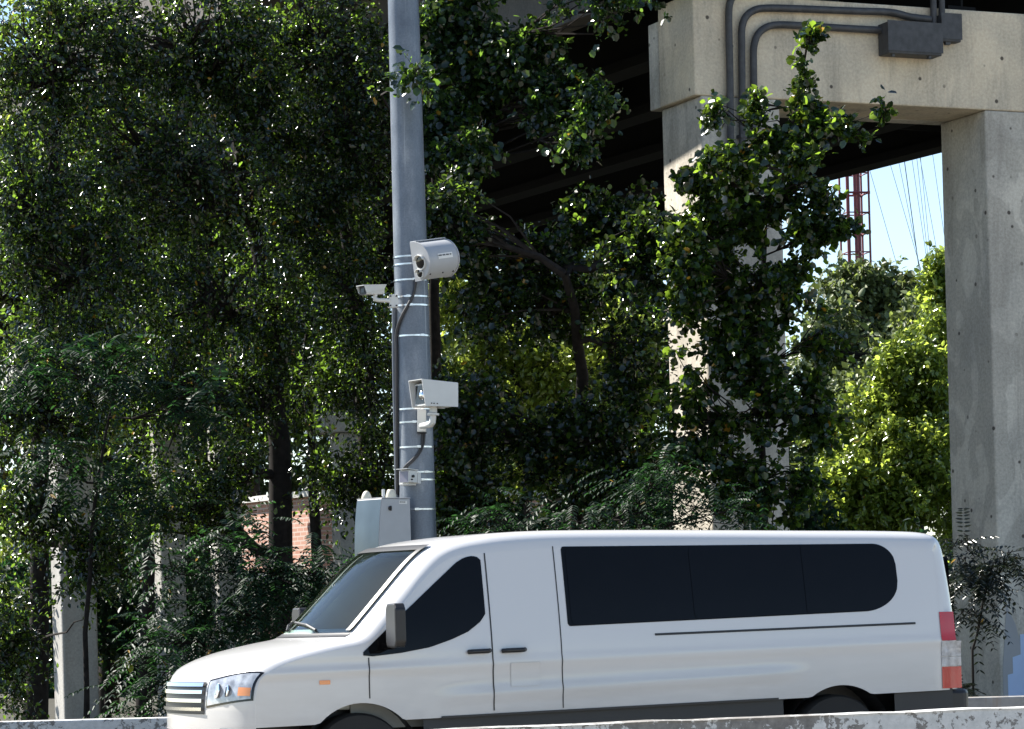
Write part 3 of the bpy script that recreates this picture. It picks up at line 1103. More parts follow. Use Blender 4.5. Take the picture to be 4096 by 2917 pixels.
NZ = 16
sidep = [(0.20, 0.0), (0.20, CBH)] + [(bul(CBH * (1 - k / NZ)), CBH * (1 - k / NZ)) for k in range(NZ + 1)]
mb = MB()
mb.prism(sidep, lambda a, b: (a, -.185, b), lambda a, b: (a, .185, b))
mb.build('housing', 'unit_grey', CB, bevel=0.006)
mb = MB()
rows = []
for k in range(NZ + 1):
    z = 0.01 + (CBH - .02) * k / NZ
    rows.append([(bul(z) - 0.004 - (0.012 if abs(y) < .17 else 0), y, z) for y in (-.182, -.17, -.06, .06, .17, .182)])
mb.grid(rows)
mb.build('door', 'tinted', CB, smooth=True, recalc=False)
mb = MB()
mb.lathe([(.022, 0), (.022, -.012), (.012, -.016)], (-.085, -.185, CBH - .10), 'Y', 16)
mb.box((-.092, -.21, CBH - .125), (-.078, -.20, CBH - .075))
mb.build('lock', 'black', CB)
mb = MB()
mb.box((.045, -.1875, CBH - .055), (.155, -.1858, CBH - .022))
st = mb.build('label_sticker', 'sticker', CB)
mb = MB()
x = .052
for wlen in (.03, .018, .03):
    for k in range(int(wlen / .006)):
        mb.box((x, -.1890, CBH - .040), (x + .0042, -.1879, CBH - .031 + random.choice((0, .002))))
        x += .0058
    x += .004
mb.build('lettering', 'black', st)
mb = MB()
mb.box((-.19, -.192, CBH + .001), (.203, .192, CBH + .010))
mb.build('lid', 'unit_grey', CB, bevel=0.004)
for (x, y, pts) in ((-.13, .11, [(.052, 0), (.052, .012), (.044, .04), (.028, .066), (.012, .078), (.004, .08)]),
                    (.09, -.02, [(.055, 0), (.055, .02), (.046, .055), (.038, .082), (.03, .088), (.005, .089)])):
    mb = MB()
    mb.lathe([(r, z + CBH + .012) for r, z in pts], (x, y, 0), 'Z', 24)
    mb.build('antenna_dome', 'cream', CB, smooth=True)
mb = MB()
mb.lathe([(.012, CBH + .012), (.012, CBH + .03), (.018, CBH + .03), (.016, CBH + .098), (.004, CBH + .10)], (-.06, -.07, 0), 'Z', 16)
mb.build('whip_antenna', 'white_unit', CB, smooth=True)
mb = MB()
mb.box((.172, -.10, .2), (.25, .10, CBH - .2))
mb.build('mount_bracket', 'galv', CB)

# ------------------------------------------------------------------ bridge bent
BO = at(2780, 380, 36.0)
BANG = R(24)
BENT = thing('bridge_bent', 'square concrete bridge frame of crossbeam and columns at the right', 'bridge support', (BO.x, BO.y, 0), (0, 0, BANG))
ZB = BO.z
ZT = at(2780, -34, 36.0).z
mb = MB()
mb.box((0.0, 0.0, ZB), (9.4, 0.93, ZT))
mb.build('crossbeam', 'concrete_warm', BENT, bevel=0.02)
mb = MB()
mb.box((0.0, 0.934, ZB + .0), (9.4, 1.20, ZT - .18))
mb.build('crossbeam_ledge', 'concrete_grey', BENT, bevel=0.015)
for u0, lab in ((0.08, 'column wrapped in vines'), (4.10, 'bare column with blotchy repairs'), (8.12, None)):
    mb = MB()
    mb.box((u0, 0.004, -0.1), (u0 + 1.08, 1.05, ZB - 0.002))
    o = mb.build('column', 'concrete_grey', BENT, bevel=0.025)
    if lab:
        o['label'] = lab
# painted-over graffiti low on the second column
mb = MB()
zz = lambda py: at(4050, py, 37.6).z
mb.prism([(4.42, zz(2800)), (4.42, zz(2700)), (4.50, zz(2695)), (4.50, zz(2630)), (4.62, zz(2620)), (4.62, zz(2540)), (5.0, zz(2530)), (5.0, zz(2800))],
         lambda a, b: (a - .22, -0.004, b), lambda a, b: (a - .22, 0.003, b))
tag(mb.build('paint_patch', 'graffiti_cover', BENT), 'pale blue stepped paint patch')
mb = MB()
mb.prism([(4.12, zz(2680)), (4.20, zz(2420)), (4.33, zz(2500)), (4.42, zz(2610)), (4.40, zz(2700)), (4.2, zz(2790)), (4.12, zz(2800))],
         lambda a, b: (a + .01, -0.0015, b), lambda a, b: (a + .01, 0.003, b))
tag(mb.build('paint_patch', 'cover_grey', BENT), 'grey angular paint patch')


def bent_local(px, py, off=0.0):
    """point of the bent's front face (local y = -off) seen at that pixel"""
    d = at(px, py, 1.0)
    n = Vector((-math.sin(BANG), math.cos(BANG), 0))
    dv = Vector((d.x, 1.0, d.z - EYE))
    tt = (Vector((BO.x, BO.y, 0)).dot(n) - off) / dv.dot(n)
    P = Vector((0, 0, EYE)) + dv * tt - Vector((BO.x, BO.y, 0))
    c, s = math.cos(BANG), math.sin(BANG)
    return Vector((P.x * c + P.y * s, -off, P.z))


def pipe(name, path, r, label):
    pts = [bent_local(x, y, r + .02) for x, y in path]
    P0 = pts[0]
    world = Matrix.Rotation(BANG, 3, 'Z') @ Vector((P0.x, P0.y, 0)) + Vector((BO.x, BO.y, 0))
    root = thing(name, label, 'conduit', (world.x, world.y, 0), (0, 0, BANG))
    pts = [Vector((p.x - P0.x, p.y - P0.y, p.z)) for p in pts]
    flat = smooth_profile([(p.x, p.z) for p in pts], 0.05)
    m = MB()
    m.tube([(q.x, pts[0].y, q.y) for q in flat], r, 12)
    m.build('pipe', 'conduit', root, smooth=True)
    for (x, y) in path[:2]:
        p = bent_local(x, y, r + .02) - Vector((P0.x, P0.y, 0))
        m = MB()
        m.box((p.x - r * 1.1, p.y - r * 1.15, p.z + .02), (p.x + r * 1.9, p.y + r + .018, p.z + .06))
        m.build('pipe_clamp', 'conduit', root)
    return root


pipe('conduit_pipe', [(2925, 1080), (2923, 700), (2920, 320), (2916, 150), (2915, 70), (2918, 20), (2932, -15), (2960, -30), (3100, -36), (3400, -30)], 0.045, 'outermost dark conduit running from the column top up past the beam')
pipe('conduit_pipe', [(2972, 900), (2970, 560), (2968, 330), (2967, 180), (2968, 110), (2985, 65), (3020, 40), (3070, 33), (3200, 36), (3400, 44), (3560, 50), (3640, 68), (3720, 78)], 0.045, 'middle dark conduit bending along the beam to the rear box')
pipe('conduit_pipe', [(3018, 520), (3016, 400), (3014, 250), (3015, 190), (3030, 140), (3065, 110), (3110, 100), (3200, 103), (3400, 115), (3570, 124)], 0.045, 'innermost dark conduit bending along the beam to the front box')
JB = bent_local(3690, 160)
wp = Matrix.Rotation(BANG, 3, 'Z') @ Vector((JB.x, 0, 0)) + Vector((BO.x, BO.y, 0))
J1 = thing('junction_box', 'large dark steel junction box fixed to the front of the beam', 'junction box', (wp.x, wp.y, 0), (0, 0, BANG))


def jbox(root, x0, y0, x1, y1, base, dep0, dep1):
    a, b = bent_local(x0, y1, dep1), bent_local(x1, y0, dep1)
    m = MB()
    m.box((a.x - base.x, -dep1, a.z), (b.x - base.x, -dep0, b.z))
    m.build('box', 'conduit', root, bevel=0.012)
    m = MB()
    m.box((a.x - base.x - .012, -dep1 - .012, a.z + .03), (b.x - base.x + .012, -dep1 - .001, b.z + .012))
    m.build('lid', 'conduit', root)
    for x in (a.x + .06, b.x - .18):
        m = MB()
        m.box((x - base.x, -dep1 + .02, a.z - .035), (x - base.x + .035, -dep1 + .06, a.z))
        m.build('foot', 'conduit', root)


jbox(J1, 3556, 98, 3765, 212, JB, 0.01, 0.26)
JB2 = bent_local(3805, 100)
wp = Matrix.Rotation(BANG, 3, 'Z') @ Vector((JB2.x, 0, 0)) + Vector((BO.x, BO.y, 0))
J2 = thing('junction_box', 'smaller dark steel junction box behind the large one, higher on the beam', 'junction box', (wp.x, wp.y, 0), (0, 0, BANG))
jbox(J2, 3770, 60, 3842, 165, JB2, 0.01, 0.14)
for x in (3735, 3768):
    a, b = bent_local(x, 100, .06), bent_local(x - 2, -30, .06)
    m = MB()
    m.tube([a - Vector((JB2.x, 0, 0)), b - Vector((JB2.x, 0, 0))], .04, 10)
    m.build('riser_pipe', 'conduit', J2, smooth=True)

# ------------------------------------------------------------------ bridge deck
DANG = R(28)
DECK = thing('bridge_deck', 'dark underside of the highway bridge with deep girders', 'bridge', (BO.x, BO.y, 0), (0, 0, DANG))
GB = ZT + 0.06
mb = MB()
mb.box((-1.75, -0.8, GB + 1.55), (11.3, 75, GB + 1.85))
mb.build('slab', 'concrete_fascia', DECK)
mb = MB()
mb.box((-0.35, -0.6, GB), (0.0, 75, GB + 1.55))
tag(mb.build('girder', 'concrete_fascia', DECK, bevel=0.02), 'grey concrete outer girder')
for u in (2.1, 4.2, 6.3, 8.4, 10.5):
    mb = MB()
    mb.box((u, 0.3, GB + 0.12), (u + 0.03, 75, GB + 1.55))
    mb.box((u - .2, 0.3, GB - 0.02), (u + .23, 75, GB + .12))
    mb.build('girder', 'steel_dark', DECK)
for v in (9.0, 24.0):
    for a, b in ((0.002, 2.098), (2.132, 4.198), (4.232, 6.298), (6.332, 8.398), (8.432, 10.498)):
        mb = MB()
        mb.box((a, v, GB + .2), (b, v + .05, GB + 1.4))
        mb.build('cross_frame', 'steel_dark', DECK)
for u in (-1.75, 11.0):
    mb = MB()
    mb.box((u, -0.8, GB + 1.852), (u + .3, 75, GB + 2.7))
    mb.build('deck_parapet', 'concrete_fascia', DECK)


# ------------------------------------------------------------------ further piers and the brick house
def pier(px, d, wpx, label, top_py=None, yaw=24, ang_mat='concrete_pier'):
    p = at(px, 2400, d)
    wdt = wpx * d / F_PX / math.cos(R(yaw))
    root = thing('bridge_pier', label, 'bridge pier', (p.x, p.y, 0), (0, 0, R(yaw)), 'piers seen through the trees')
    top = GB - 3.5 if top_py is None else at(px, top_py, d).z
    m = MB()
    m.box((0, 0, -.1), (wdt, wdt, top - 0.9))
    m.build('shaft', ang_mat, root, bevel=0.03)
    m = MB()
    m.box((-.25, -.12, top - 0.898), (wdt + .25, wdt + .12, top))
    m.build('pier_cap', ang_mat, root, bevel=0.02)
    return root


pier(245, 42.6, 135, 'pale square bridge pier seen through leaves at the far left')
pier(648, 42.9, 95, 'pale square bridge pier behind the trees at the left of the van nose')
pier(878, 43.2, 95, 'nearest pale pier behind the trees, left of the brick house')
pier(1368, 49, 90, 'pale pier half hidden by trunks just left of the steel pole')

hp = at(1130, 2300, 52)
HOUSE = thing('brick_house', 'low pink brick house seen through the trees left of the pole', 'house', (hp.x - 0.6, hp.y, 0), (0, 0, R(-58)))
ht = at(1130, 2010, 52).z
mb = MB()
mb.box((-1.4, 0, 0), (2.4, 5, ht))
mb.build('wall', 'brick', HOUSE)
mb = MB()
mb.box((-1.5, -.1, ht), (2.5, 5.1, ht + .10))
mb.build('coping', 'coping', HOUSE)
lw = at(1150, 2290, 46)
LW = thing('low_wall', 'low white topped wall under the trees beside the brick house', 'wall', (lw.x, lw.y, 0), (0, 0, R(-6)))
mb = MB()
mb.box((-1.3, 0, 0), (1.3, .25, lw.z - .12))
mb.build('wall', 'brick', LW)
mb = MB()
mb.box((-1.35, -.05, lw.z - .118), (1.35, .3, lw.z))
mb.build('coping', 'coping', LW)

# ------------------------------------------------------------------ radio mast and wires
TD = 210.0
tp = at(3420, 900, TD)
MAST = thing('radio_mast', 'red lattice radio mast rising behind the distant trees', 'mast', (tp.x, tp.y, 0), (0, 0, R(12)))
hw = 0.80
k_ = TD / F_PX
mb = MB()
for x, y in ((-hw, -hw), (hw, -hw), (hw, hw), (-hw, hw)):
    mb.tube([(x, y, 0), (x, y, 70)], 0.075, 6)
mb.build('corner_leg', 'red_steel', MAST)
mb = MB()
for x, y, r in ((-.12, -.5, .10), (.18, -.3, .095), (-.42, .1, .055), (.45, .2, .05), (.32, .5, .055), (-.25, .45, .05), (-.62, -.2, .045)):
    mb.tube([(x, y, 0), (x, y, 70)], r, 6)
mb.build('feeder_pipe', 'red_steel', MAST)
mb = MB()
for k in range(50):
    z = 1.5 + k * 1.38
    c = [(-hw, -hw), (hw, -hw), (hw, hw), (-hw, hw)]
    for a in range(4):
        mb.tube([(*c[a], z), (*c[(a + 1) % 4], z)], 0.075 if k % 2 else 0.045, 5)
    if k % 2:
        mb.tube([(-.12, -.5, z - .12), (-.12, -.5, z + .12)], 0.16, 6)
        for x, y in c:
            mb.tube([(x, y, z - .1), (x, y, z + .1)], 0.1, 6)
mb.build('ring_frame', 'red_steel', MAST)
WIRES = [((940, 400), (1120, 1030)), ((1108, 265), (1310, 960)), ((1175, 245), (1318, 960)), ((1218, 230), (1342, 1140)),
         ((1290, 215), (1418, 1080)), ((1330, 200), (1430, 1085)), ((1362, 190), (1450, 1070)), ((1370, 210), (1515, 1010)), ((1480, 160), (1560, 720))]
for i, (a, b) in enumerate(WIRES):
    pa = Vector((3100 + a[0] / 2.32, 600 + a[1] / 2.32))
    pb = Vector((3100 + b[0] / 2.32, 600 + b[1] / 2.32))
    P, Q = at(pa.x, pa.y, 150 + i), at(pb.x, pb.y, 150 + i)
    dd = Q - P
    lo_t = (0.2 - P.z) / dd.z
    P2, Q2 = P - dd * 1.2, P + dd * lo_t
    mb = MB()
    mb.tube([P2 - Q2, Vector((0, 0, 0))], 0.024 if i == 3 else 0.013, 5)
    tag(mb.build('guy_wire', 'wire'), 'thin steel guy wire against the sky at the right of the red mast', 'wire', 'guy wires beside the red mast').location = Q2

# ------------------------------------------------------------------ vegetation
LEAF = {
    'ovate': [(0, 0, 0), (-.27, .32, .07), (-.21, .70, .06), (0, 1, -.03), (.21, .70, .06), (.27, .32, .07)],
    'round': [(0, 0, 0), (-.42, .34, .09), (-.33, .74, .07), (0, 1, -.05), (.33, .74, .07), (.42, .34, .09)],
    'narrow': [(0, 0, 0), (-.15, .3, .03), (-.11, .7, .03), (0, 1, -.04), (.11, .7, .03), (.15, .3, .03)],
}


def unit(v):
    return v / np.maximum(np.linalg.norm(v, axis=-1, keepdims=True), 1e-9)


def leaves_mesh(name, pos, dirs, nrm, size, kind, mat, parent, origin):
    n = len(pos)
    T = np.array(LEAF[kind], dtype=np.float64)
    y = unit(dirs)
    z = unit(nrm - y * (nrm * y).sum(1, keepdims=True))
    x = np.cross(y, z)
    V = (pos[:, None, :] - origin[None, None, :] + size[:, None, None] * (T[None, :, 0:1] * x[:, None, :] + T[None, :, 1:2] * y[:, None, :] + T[None, :, 2:3] * z[:, None, :]))
    V = V.reshape(-1, 3).astype(np.float32)
    base = (np.arange(n) * 6)[:, None]
    loops = (base + np.array([0, 3, 2, 1, 0, 5, 4, 3])[None, :]).astype(np.int32).ravel()
    me = bpy.data.meshes.new(name)
    me.vertices.add(len(V))
    me.vertices.foreach_set('co', V.ravel())
    me.loops.add(len(loops))
    me.loops.foreach_set('vertex_index', loops)
    me.polygons.add(2 * n)
    me.polygons.foreach_set('loop_start', (np.arange(2 * n) * 4).astype(np.int32))
    me.polygons.foreach_set('loop_total', np.full(2 * n, 4, dtype=np.int32))
    me.update()
    me.validate()
    me.materials.append(M[mat])
    o = bpy.data.objects.new(name, me)
    COL.objects.link(o)
    o.parent = parent
    return o


def wiggle(a, b, n, amp):
    a, b = np.array(a), np.array(b)
    L = np.linalg.norm(b - a)
    pts = []
    for k in range(n + 1):
        u = k / n
        p = a + (b - a) * u
        if 0 < k < n:
            p = p + RNG.normal(size=3) * amp * L * 0.5
        pts.append(tuple(p))
    return pts


def tree(name, label, cat, base, trunk_path, blobs, n_clump, per, leaf, kind, mat, cl_r=0.42, trunk_r=0.11, bark='bark',
         frond=False, group=None, droop=0.35, twig=True, min_z=0.15, zcap=True, top_lim=None):
    """base: (px, depth); trunk_path: photo points the stem passes; blobs: (px, py, depth, rx, ry, weight[, depth radius])"""
    bx = at(base[0], 2480, base[1])
    origin = np.array((bx.x, bx.y, 0.0))
    root = thing(name, label, cat, tuple(origin), group=group)
    # --- stems
    tm = MB()
    tp_ = [np.array((bx.x, bx.y, -0.05))] + [np.array(at(*p)) for p in trunk_path]
    full = []
    for i in range(len(tp_) - 1):
        seg = wiggle(tp_[i], tp_[i + 1], 3, 0.035)
        full += seg if i == 0 else seg[1:]
    rads = [max(0.012, trunk_r * (1 - 0.8 * i / (len(full) - 1))) for i in range(len(full))]
    rads[0] *= 1.3
    tm.tube([np.array(p) - origin for p in full], rads, 9)
    fullA = np.array(full)
    # --- clumps
    wts = np.array([b[5] for b in blobs], float)
    wts /= wts.sum()
    pick = RNG.choice(len(blobs), n_clump, p=wts)
    cl = []
    hubs = []
    for b in blobs:
        c = np.array(at(b[0], b[1], b[2]))
        near = fullA[np.argmin(np.linalg.norm(fullA - c, axis=1) + np.maximum(0, fullA[:, 2] - c[2]) * 1.0)]
        pl = wiggle(near, c, 4, 0.08)
        hubs.append(np.array(pl))
        tm.tube([np.array(p) - origin for p in pl], list(np.linspace(trunk_r * .45, trunk_r * .16, 5) * min(1.0, .18 + .5 * b[5])), 6)
    for k in pick:
        b = blobs[k]
        m_px = b[2] / F_PX
        rx, ry = b[3] * m_px, b[4] * m_px
        rd_ = b[6] if len(b) > 6 else max(rx, ry) * 0.55
        u = unit(RNG.normal(size=3)) * RNG.random() ** 0.40
        c = np.array(at(b[0], b[1], b[2])) + u * np.array((rx, rd_, ry))
        c[2] = max(c[2], min_z)
        cl.append(c)
        h = hubs[k]
        s = h[RNG.integers(1, 5)]
        if twig:
            mid = (s + c) / 2 + RNG.normal(size=3) * 0.08 * np.linalg.norm(c - s) + np.array((0, 0, .05))
            tm.tube([s - origin, mid - origin, c - origin], [trunk_r * .14 + .004, trunk_r * .08 + .004, .005], 4, caps=False)
    cl = np.array(cl)
    # --- leaves along twigs round every clump
    if frond:
        nf = max(1, per // 18)
        pos, dr, nm, sz = [], [], [], []
        C = np.repeat(cl, nf, axis=0) + RNG.normal(size=(len(cl) * nf, 3)) * cl_r * 0.35
        D = unit(RNG.normal(size=(len(C), 3)) * np.array((1, 1, .45)) + np.array((0, -.35, -.10)))
        FL = RNG.uniform(.32, .55, len(C))
        up = np.array((0, 0, 1.0))
        S = unit(np.cross(D, up))
        N = np.cross(S, D)
        for j in range(9):
            u = (j + 1) / 9.5
            P = C + D * (FL * u)[:, None] - up * (FL * .35 * u * u)[:, None]
            Dl = unit(D - up * .7 * u)
            for sg in (-1, 1):
                pos.append(P)
                dr.append(unit(S * sg + Dl * .45 - up * .35 + RNG.normal(size=P.shape) * .10))
                nm.append(N + RNG.normal(size=P.shape) * .18)
                sz.append(leaf * (1.05 - .45 * abs(u - .45)) * RNG.uniform(.85, 1.15, len(P)))
        pos, dr, nm, sz = map(np.concatenate, (pos, dr, nm, sz))
    else:
        nt_ = 6
        C = np.repeat(cl, nt_, axis=0)
        D = unit(RNG.normal(size=(len(C), 3)) + np.array((0, 0, -.15)))
        TL = cl_r * RNG.uniform(.55, 1.25, len(C))
        k = max(1, per // nt_)
        u = RNG.uniform(.12, 1.0, (len(C), k))
        P = C[:, None, :] + D[:, None, :] * (TL[:, None] * u)[:, :, None]
        P[:, :, 2] -= droop * 0.35 * (TL[:, None] * u * u)
        P = P + RNG.normal(size=P.shape) * cl_r * 0.10
        pos = P.reshape(-1, 3)
        dr = unit(np.repeat(D, k, axis=0) * .55 + RNG.normal(size=pos.shape) * .75 + np.array((0, -.05, -droop)))
        nm = unit(RNG.normal(size=pos.shape) * .62 + np.array((-.36, -.40, .72)))
        sz = leaf * RNG.choice((.55, .75, .95, 1.1, 1.4), len(pos)) * RNG.uniform(.85, 1.1, len(pos))
        if twig:
            E = C + D * TL[:, None] - np.array((0, 0, 1.0)) * (droop * .35 * TL)[:, None]
            sel = RNG.random(len(C)) < .6
            A_, B_ = C[sel] - origin, E[sel] - origin
            o_ = len(tm.v)
            r_ = .0045
            for a_, b_ in zip(A_, B_):
                o_ = len(tm.v)
                tm.v += [(a_[0] - r_, a_[1], a_[2]), (a_[0] + r_, a_[1], a_[2]), (a_[0], a_[1], a_[2] + r_ * 1.7), tuple(b_)]
                tm.f += [(o_, o_ + 1, o_ + 3), (o_ + 1, o_ + 2, o_ + 3), (o_ + 2, o_, o_ + 3)]
    if top_lim:
        keep = pos[:, 2] < top_lim
        pos, dr, nm, sz = pos[keep], dr[keep], nm[keep], sz[keep]
    keep = pos[:, 2] > 0.03
    pos, dr, nm, sz = pos[keep], dr[keep], nm[keep], sz[keep]
    tm.build('trunk', bark, root, smooth=True, recalc=False, angle=60)
    leaves_mesh('crown', pos, dr, nm, sz, kind, mat, root, origin)
    return root


# front row, in front of the piers and behind the parapet
tree('broadleaf_tree', 'tall dark broadleaf tree with bright top leaves at the far left edge', 'tree', (120, 35.5),
     [(160, 1700, 35.5), (190, 900, 35.8), (260, 100, 36), (330, -500, 36.5)],
     [(170, 250, 35.5, 420, 300, 5), (-20, 1650, 34.8, 130, 420, 1.8), (400, 60, 36, 220, 130, 2), (80, 800, 35, 330, 330, 4), (330, 1120, 35, 330, 300, 4), (130, 1600, 34.6, 330, 320, 4), (330, -420, 37, 600, 250, 1.2, 1.5),
      (90, 2020, 34.2, 220, 200, 2.0), (20, 2560, 33.8, 160, 280, 2.2), (380, 2180, 34, 170, 170, 1.5), (330, 2480, 33.8, 50, 80, .2)],
     430, 108, .062, 'ovate', 'leaf_a', trunk_r=.13)
tree('broadleaf_tree', 'dark broadleaf tree standing second from the left with thick straight trunk', 'tree', (1150, 36.5),
     [(1120, 1900, 36.5), (1095, 1500, 36.5), (1010, 900, 36.6), (900, 200, 37), (850, -500, 37.5)],
     [(760, 200, 36, 380, 300, 5), (720, 700, 35.5, 380, 300, 4), (830, 1180, 35.6, 330, 280, 4), (650, 1600, 35.2, 300, 260, 3.2), (720, 2010, 35.4, 280, 150, 2.0), (860, 1880, 35.6, 160, 170, 1.4), (1050, 420, 36.2, 150, 260, 2), (1080, 1250, 36.2, 160, 260, 1.8), (440, 600, 35.8, 160, 400, 2), (980, 1560, 36, 200, 200, 1.4), (860, -420, 38, 600, 250, 1.2, 1.5)],
     430, 108, .062, 'ovate', 'leaf_a', trunk_r=.17)
tree('broadleaf_tree', 'slim dark tree with forked stems just left of the pole', 'tree', (1490, 37.2),
     [(1478, 1900, 37.2), (1450, 1400, 37.2), (1380, 900, 37.1), (1290, 450, 37), (1200, 0, 37), (1150, -400, 37)],
     [(1280, 180, 36.8, 330, 260, 5.2), (1400, 560, 36.4, 200, 220, 2.6), (1250, 820, 36.4, 260, 220, 3), (1390, 1150, 36.4, 190, 240, 2.6), (1330, 1560, 36.8, 190, 170, 1.8), (1360, 1930, 36.6, 150, 150, 1.2), (1540, 1850, 36.4, 60, 260, 1.2), (1160, 560, 36.6, 190, 170, 2.0), (1500, 320, 36.4, 70, 300, 1.4), (1300, -400, 38, 450, 250, 1.0, 1.2),
      (1480, 1500, 36.5, 90, 330, 1.8)],
     350, 108, .060, 'ovate', 'leaf_a', trunk_r=.13)
tree('round_leaf_tree', 'round leaved tree hanging over the dark bridge gap right of the pole', 'tree', (1760, 37.4),
     [(1745, 1800, 37.4), (1735, 1200, 37.3), (1740, 700, 37.2), (1790, 200, 37), (1830, -250, 37)],
     [(1830, 150, 36.6, 210, 220, 4), (2080, 230, 36.2, 180, 140, 2.6), (2240, 370, 35.8, 150, 130, 2.2), (2370, 410, 35.4, 75, 100, 1.0, .3), (1780, 520, 36.2, 110, 170, 1.8), (1860, 620, 35.6, 90, 110, .9, .3),
      (2310, 560, 35.2, 45, 50, .3, .2), (2380, -20, 35.2, 230, 35, .45, .3), (2470, 90, 35.0, 60, 45, .3, .2), (1960, 360, 36.5, 120, 70, .9), (1950, -300, 36, 420, 200, 1, .8), (1665, 290, 30.35, 34, 42, .22, .10)],
     310, 80, .078, 'round', 'leaf_b', cl_r=.30, trunk_r=.10, droop=.6)
tree('broadleaf_tree', 'broad dark tree filling the middle between pole and bridge column', 'tree', (2290, 36.0),
     [(2310, 1900, 36.0), (2330, 1500, 35.6), (2260, 1100, 34.4), (2300, 1000, 35.3)],
     [(1800, 900, 34.6, 110, 200, 1.6), (2100, 1060, 35.0, 220, 120, 2.4), (2430, 880, 35.2, 190, 90, 1.8), (2180, 1230, 35.2, 420, 110, 1.7), (1880, 1700, 34.6, 200, 240, 2.0), (2330, 1780, 34.8, 290, 200, 2.8), (2600, 1000, 34.4, 120, 150, 1.6),
      (2540, 1400, 35.0, 130, 250, 1.3), (1850, 2000, 34.8, 200, 130, 1.6), (2480, 1950, 34.6, 210, 140, 1.8)],
     350, 96, .066, 'round', 'leaf_a', cl_r=.36, trunk_r=.12)
tree('vine_bush', 'climbing vine mass with upright spire swallowing the left bridge column', 'vine', (3060, 34.5),
     [(3055, 1900, 34.5), (3030, 1300, 34.5), (3060, 900, 34.4), (3190, 560, 33.2), (3228, 180, 32.8)],
     [(3240, 150, 32.8, 14, 65, .17, .05), (3222, 300, 32.8, 28, 90, .30, .08), (3225, 460, 32.8, 70, 70, .6, .2), (3018, 400, 33.0, 26, 100, .4, .08), (3080, 540, 32.9, 50, 60, .3, .15), (3250, 600, 32.7, 110, 80, .9, .3), (3400, 510, 32.5, 110, 40, .4, .2), (3530, 440, 32.4, 60, 22, .2, .08),
      (2735, 1050, 33.6, 90, 260, .9, .15), (2750, 1650, 33.6, 90, 350, 1.0, .15), (2855, 450, 33.0, 40, 45, .14, .1), (2960, 640, 32.8, 160, 70, 1.2, .4), (2800, 720, 34.0, 100, 50, .9, .3), (3120, 780, 34.0, 230, 110, 1.9), (2880, 900, 34.0, 210, 110, 1.4), (3060, 1150, 34.0, 200, 200, 2.2, .5), (3230, 930, 33.8, 120, 80, .7, .3), (2780, 1150, 34.2, 150, 150, 1.3, .4),
      (2960, 1380, 34.0, 170, 160, 1.7, .5), (3090, 1600, 34.0, 220, 210, 2.8, .6), (2820, 1750, 34.0, 180, 200, 1.4), (3060, 1960, 33.8, 260, 150, 2.2), (3290, 1330, 33.8, 80, 140, .6, .3), (3290, 1650, 33.9, 110, 180, .9, .4), (3330, 880, 33.8, 90, 60, .4, .2)],
     600, 46, .078, 'round', 'leaf_vine', cl_r=.16, trunk_r=.05, bark='bark', droop=.35)
tree('feathery_shrub', 'dark feathery shrub behind the van bonnet', 'shrub', (1000, 31.6), [(1010, 2450, 31.6), (1030, 2200, 31.6)],
     [(1120, 2330, 31.5, 200, 90, 2.4, .5), (1290, 2290, 31.6, 90, 70, .8, .3), (760, 2560, 31.3, 200, 110, 2.4, .5), (920, 2180, 31.7, 130, 90, 1, .4), (620, 2740, 31, 130, 110, 1.2, .4), (960, 2460, 31.3, 180, 100, 1.6, .4), (690, 2290, 31.6, 110, 90, 1.0, .3)],
     110, 90, .085, 'narrow', 'leaf_frond', trunk_r=.05, frond=True)
tree('feathery_shrub', 'dark feathery sprays hanging in front of the trees at mid left', 'shrub', (330, 33.6), [(360, 2300, 33.6), (420, 1750, 33.8), (480, 1500, 34)],
     [(200, 1850, 33.2, 220, 130, 1.6, .5), (420, 1480, 33.2, 230, 120, 1.8, .5), (800, 1620, 33.2, 190, 110, 1.4, .4), (560, 1950, 33, 180, 120, 1.2, .4), (100, 1450, 33.2, 120, 130, 1.0, .3)],
     62, 90, .10, 'narrow', 'leaf_frond', trunk_r=.035, bark='bark', frond=True, cl_r=.35)
tree('feathery_shrub', 'low dark feathery shrub just above the van roof', 'shrub', (2300, 31.8), [(2300, 2300, 31.8), (2450, 2080, 31.8)],
     [(2640, 1960, 31.9, 170, 120, 1.6, .4), (1960, 2080, 31.6, 200, 70, 1.4, .4), (2300, 2110, 31.6, 240, 60, 1.4, .4), (2900, 2050, 31.9, 150, 80, 1, .4), (2560, 2100, 31.6, 200, 60, 1, .3)],
     75, 90, .075, 'narrow', 'leaf_frond', trunk_r=.04, frond=True)
tree('twiggy_sprig', 'thin dark sprig in front of the bare bridge column at the lower right', 'plant', (3870, 29.6), [(3890, 2600, 29.5), (3930, 2420, 29.5), (3960, 2300, 29.5)],
     [(3960, 2290, 29.4, 110, 55, 1.6, .12), (3900, 2340, 29.4, 60, 50, .9, .1), (3845, 2170, 29.4, 45, 45, .5, .08), (3840, 2250, 29.4, 30, 50, .5, .08), (4060, 2220, 29.4, 50, 40, .8, .1), (3870, 2450, 29.4, 60, 25, .5, .1), (3840, 2775, 29.4, 70, 15, .5, .1)],
     56, 54, .076, 'narrow', 'leaf_sprig', trunk_r=.011, frond=True, cl_r=.10)

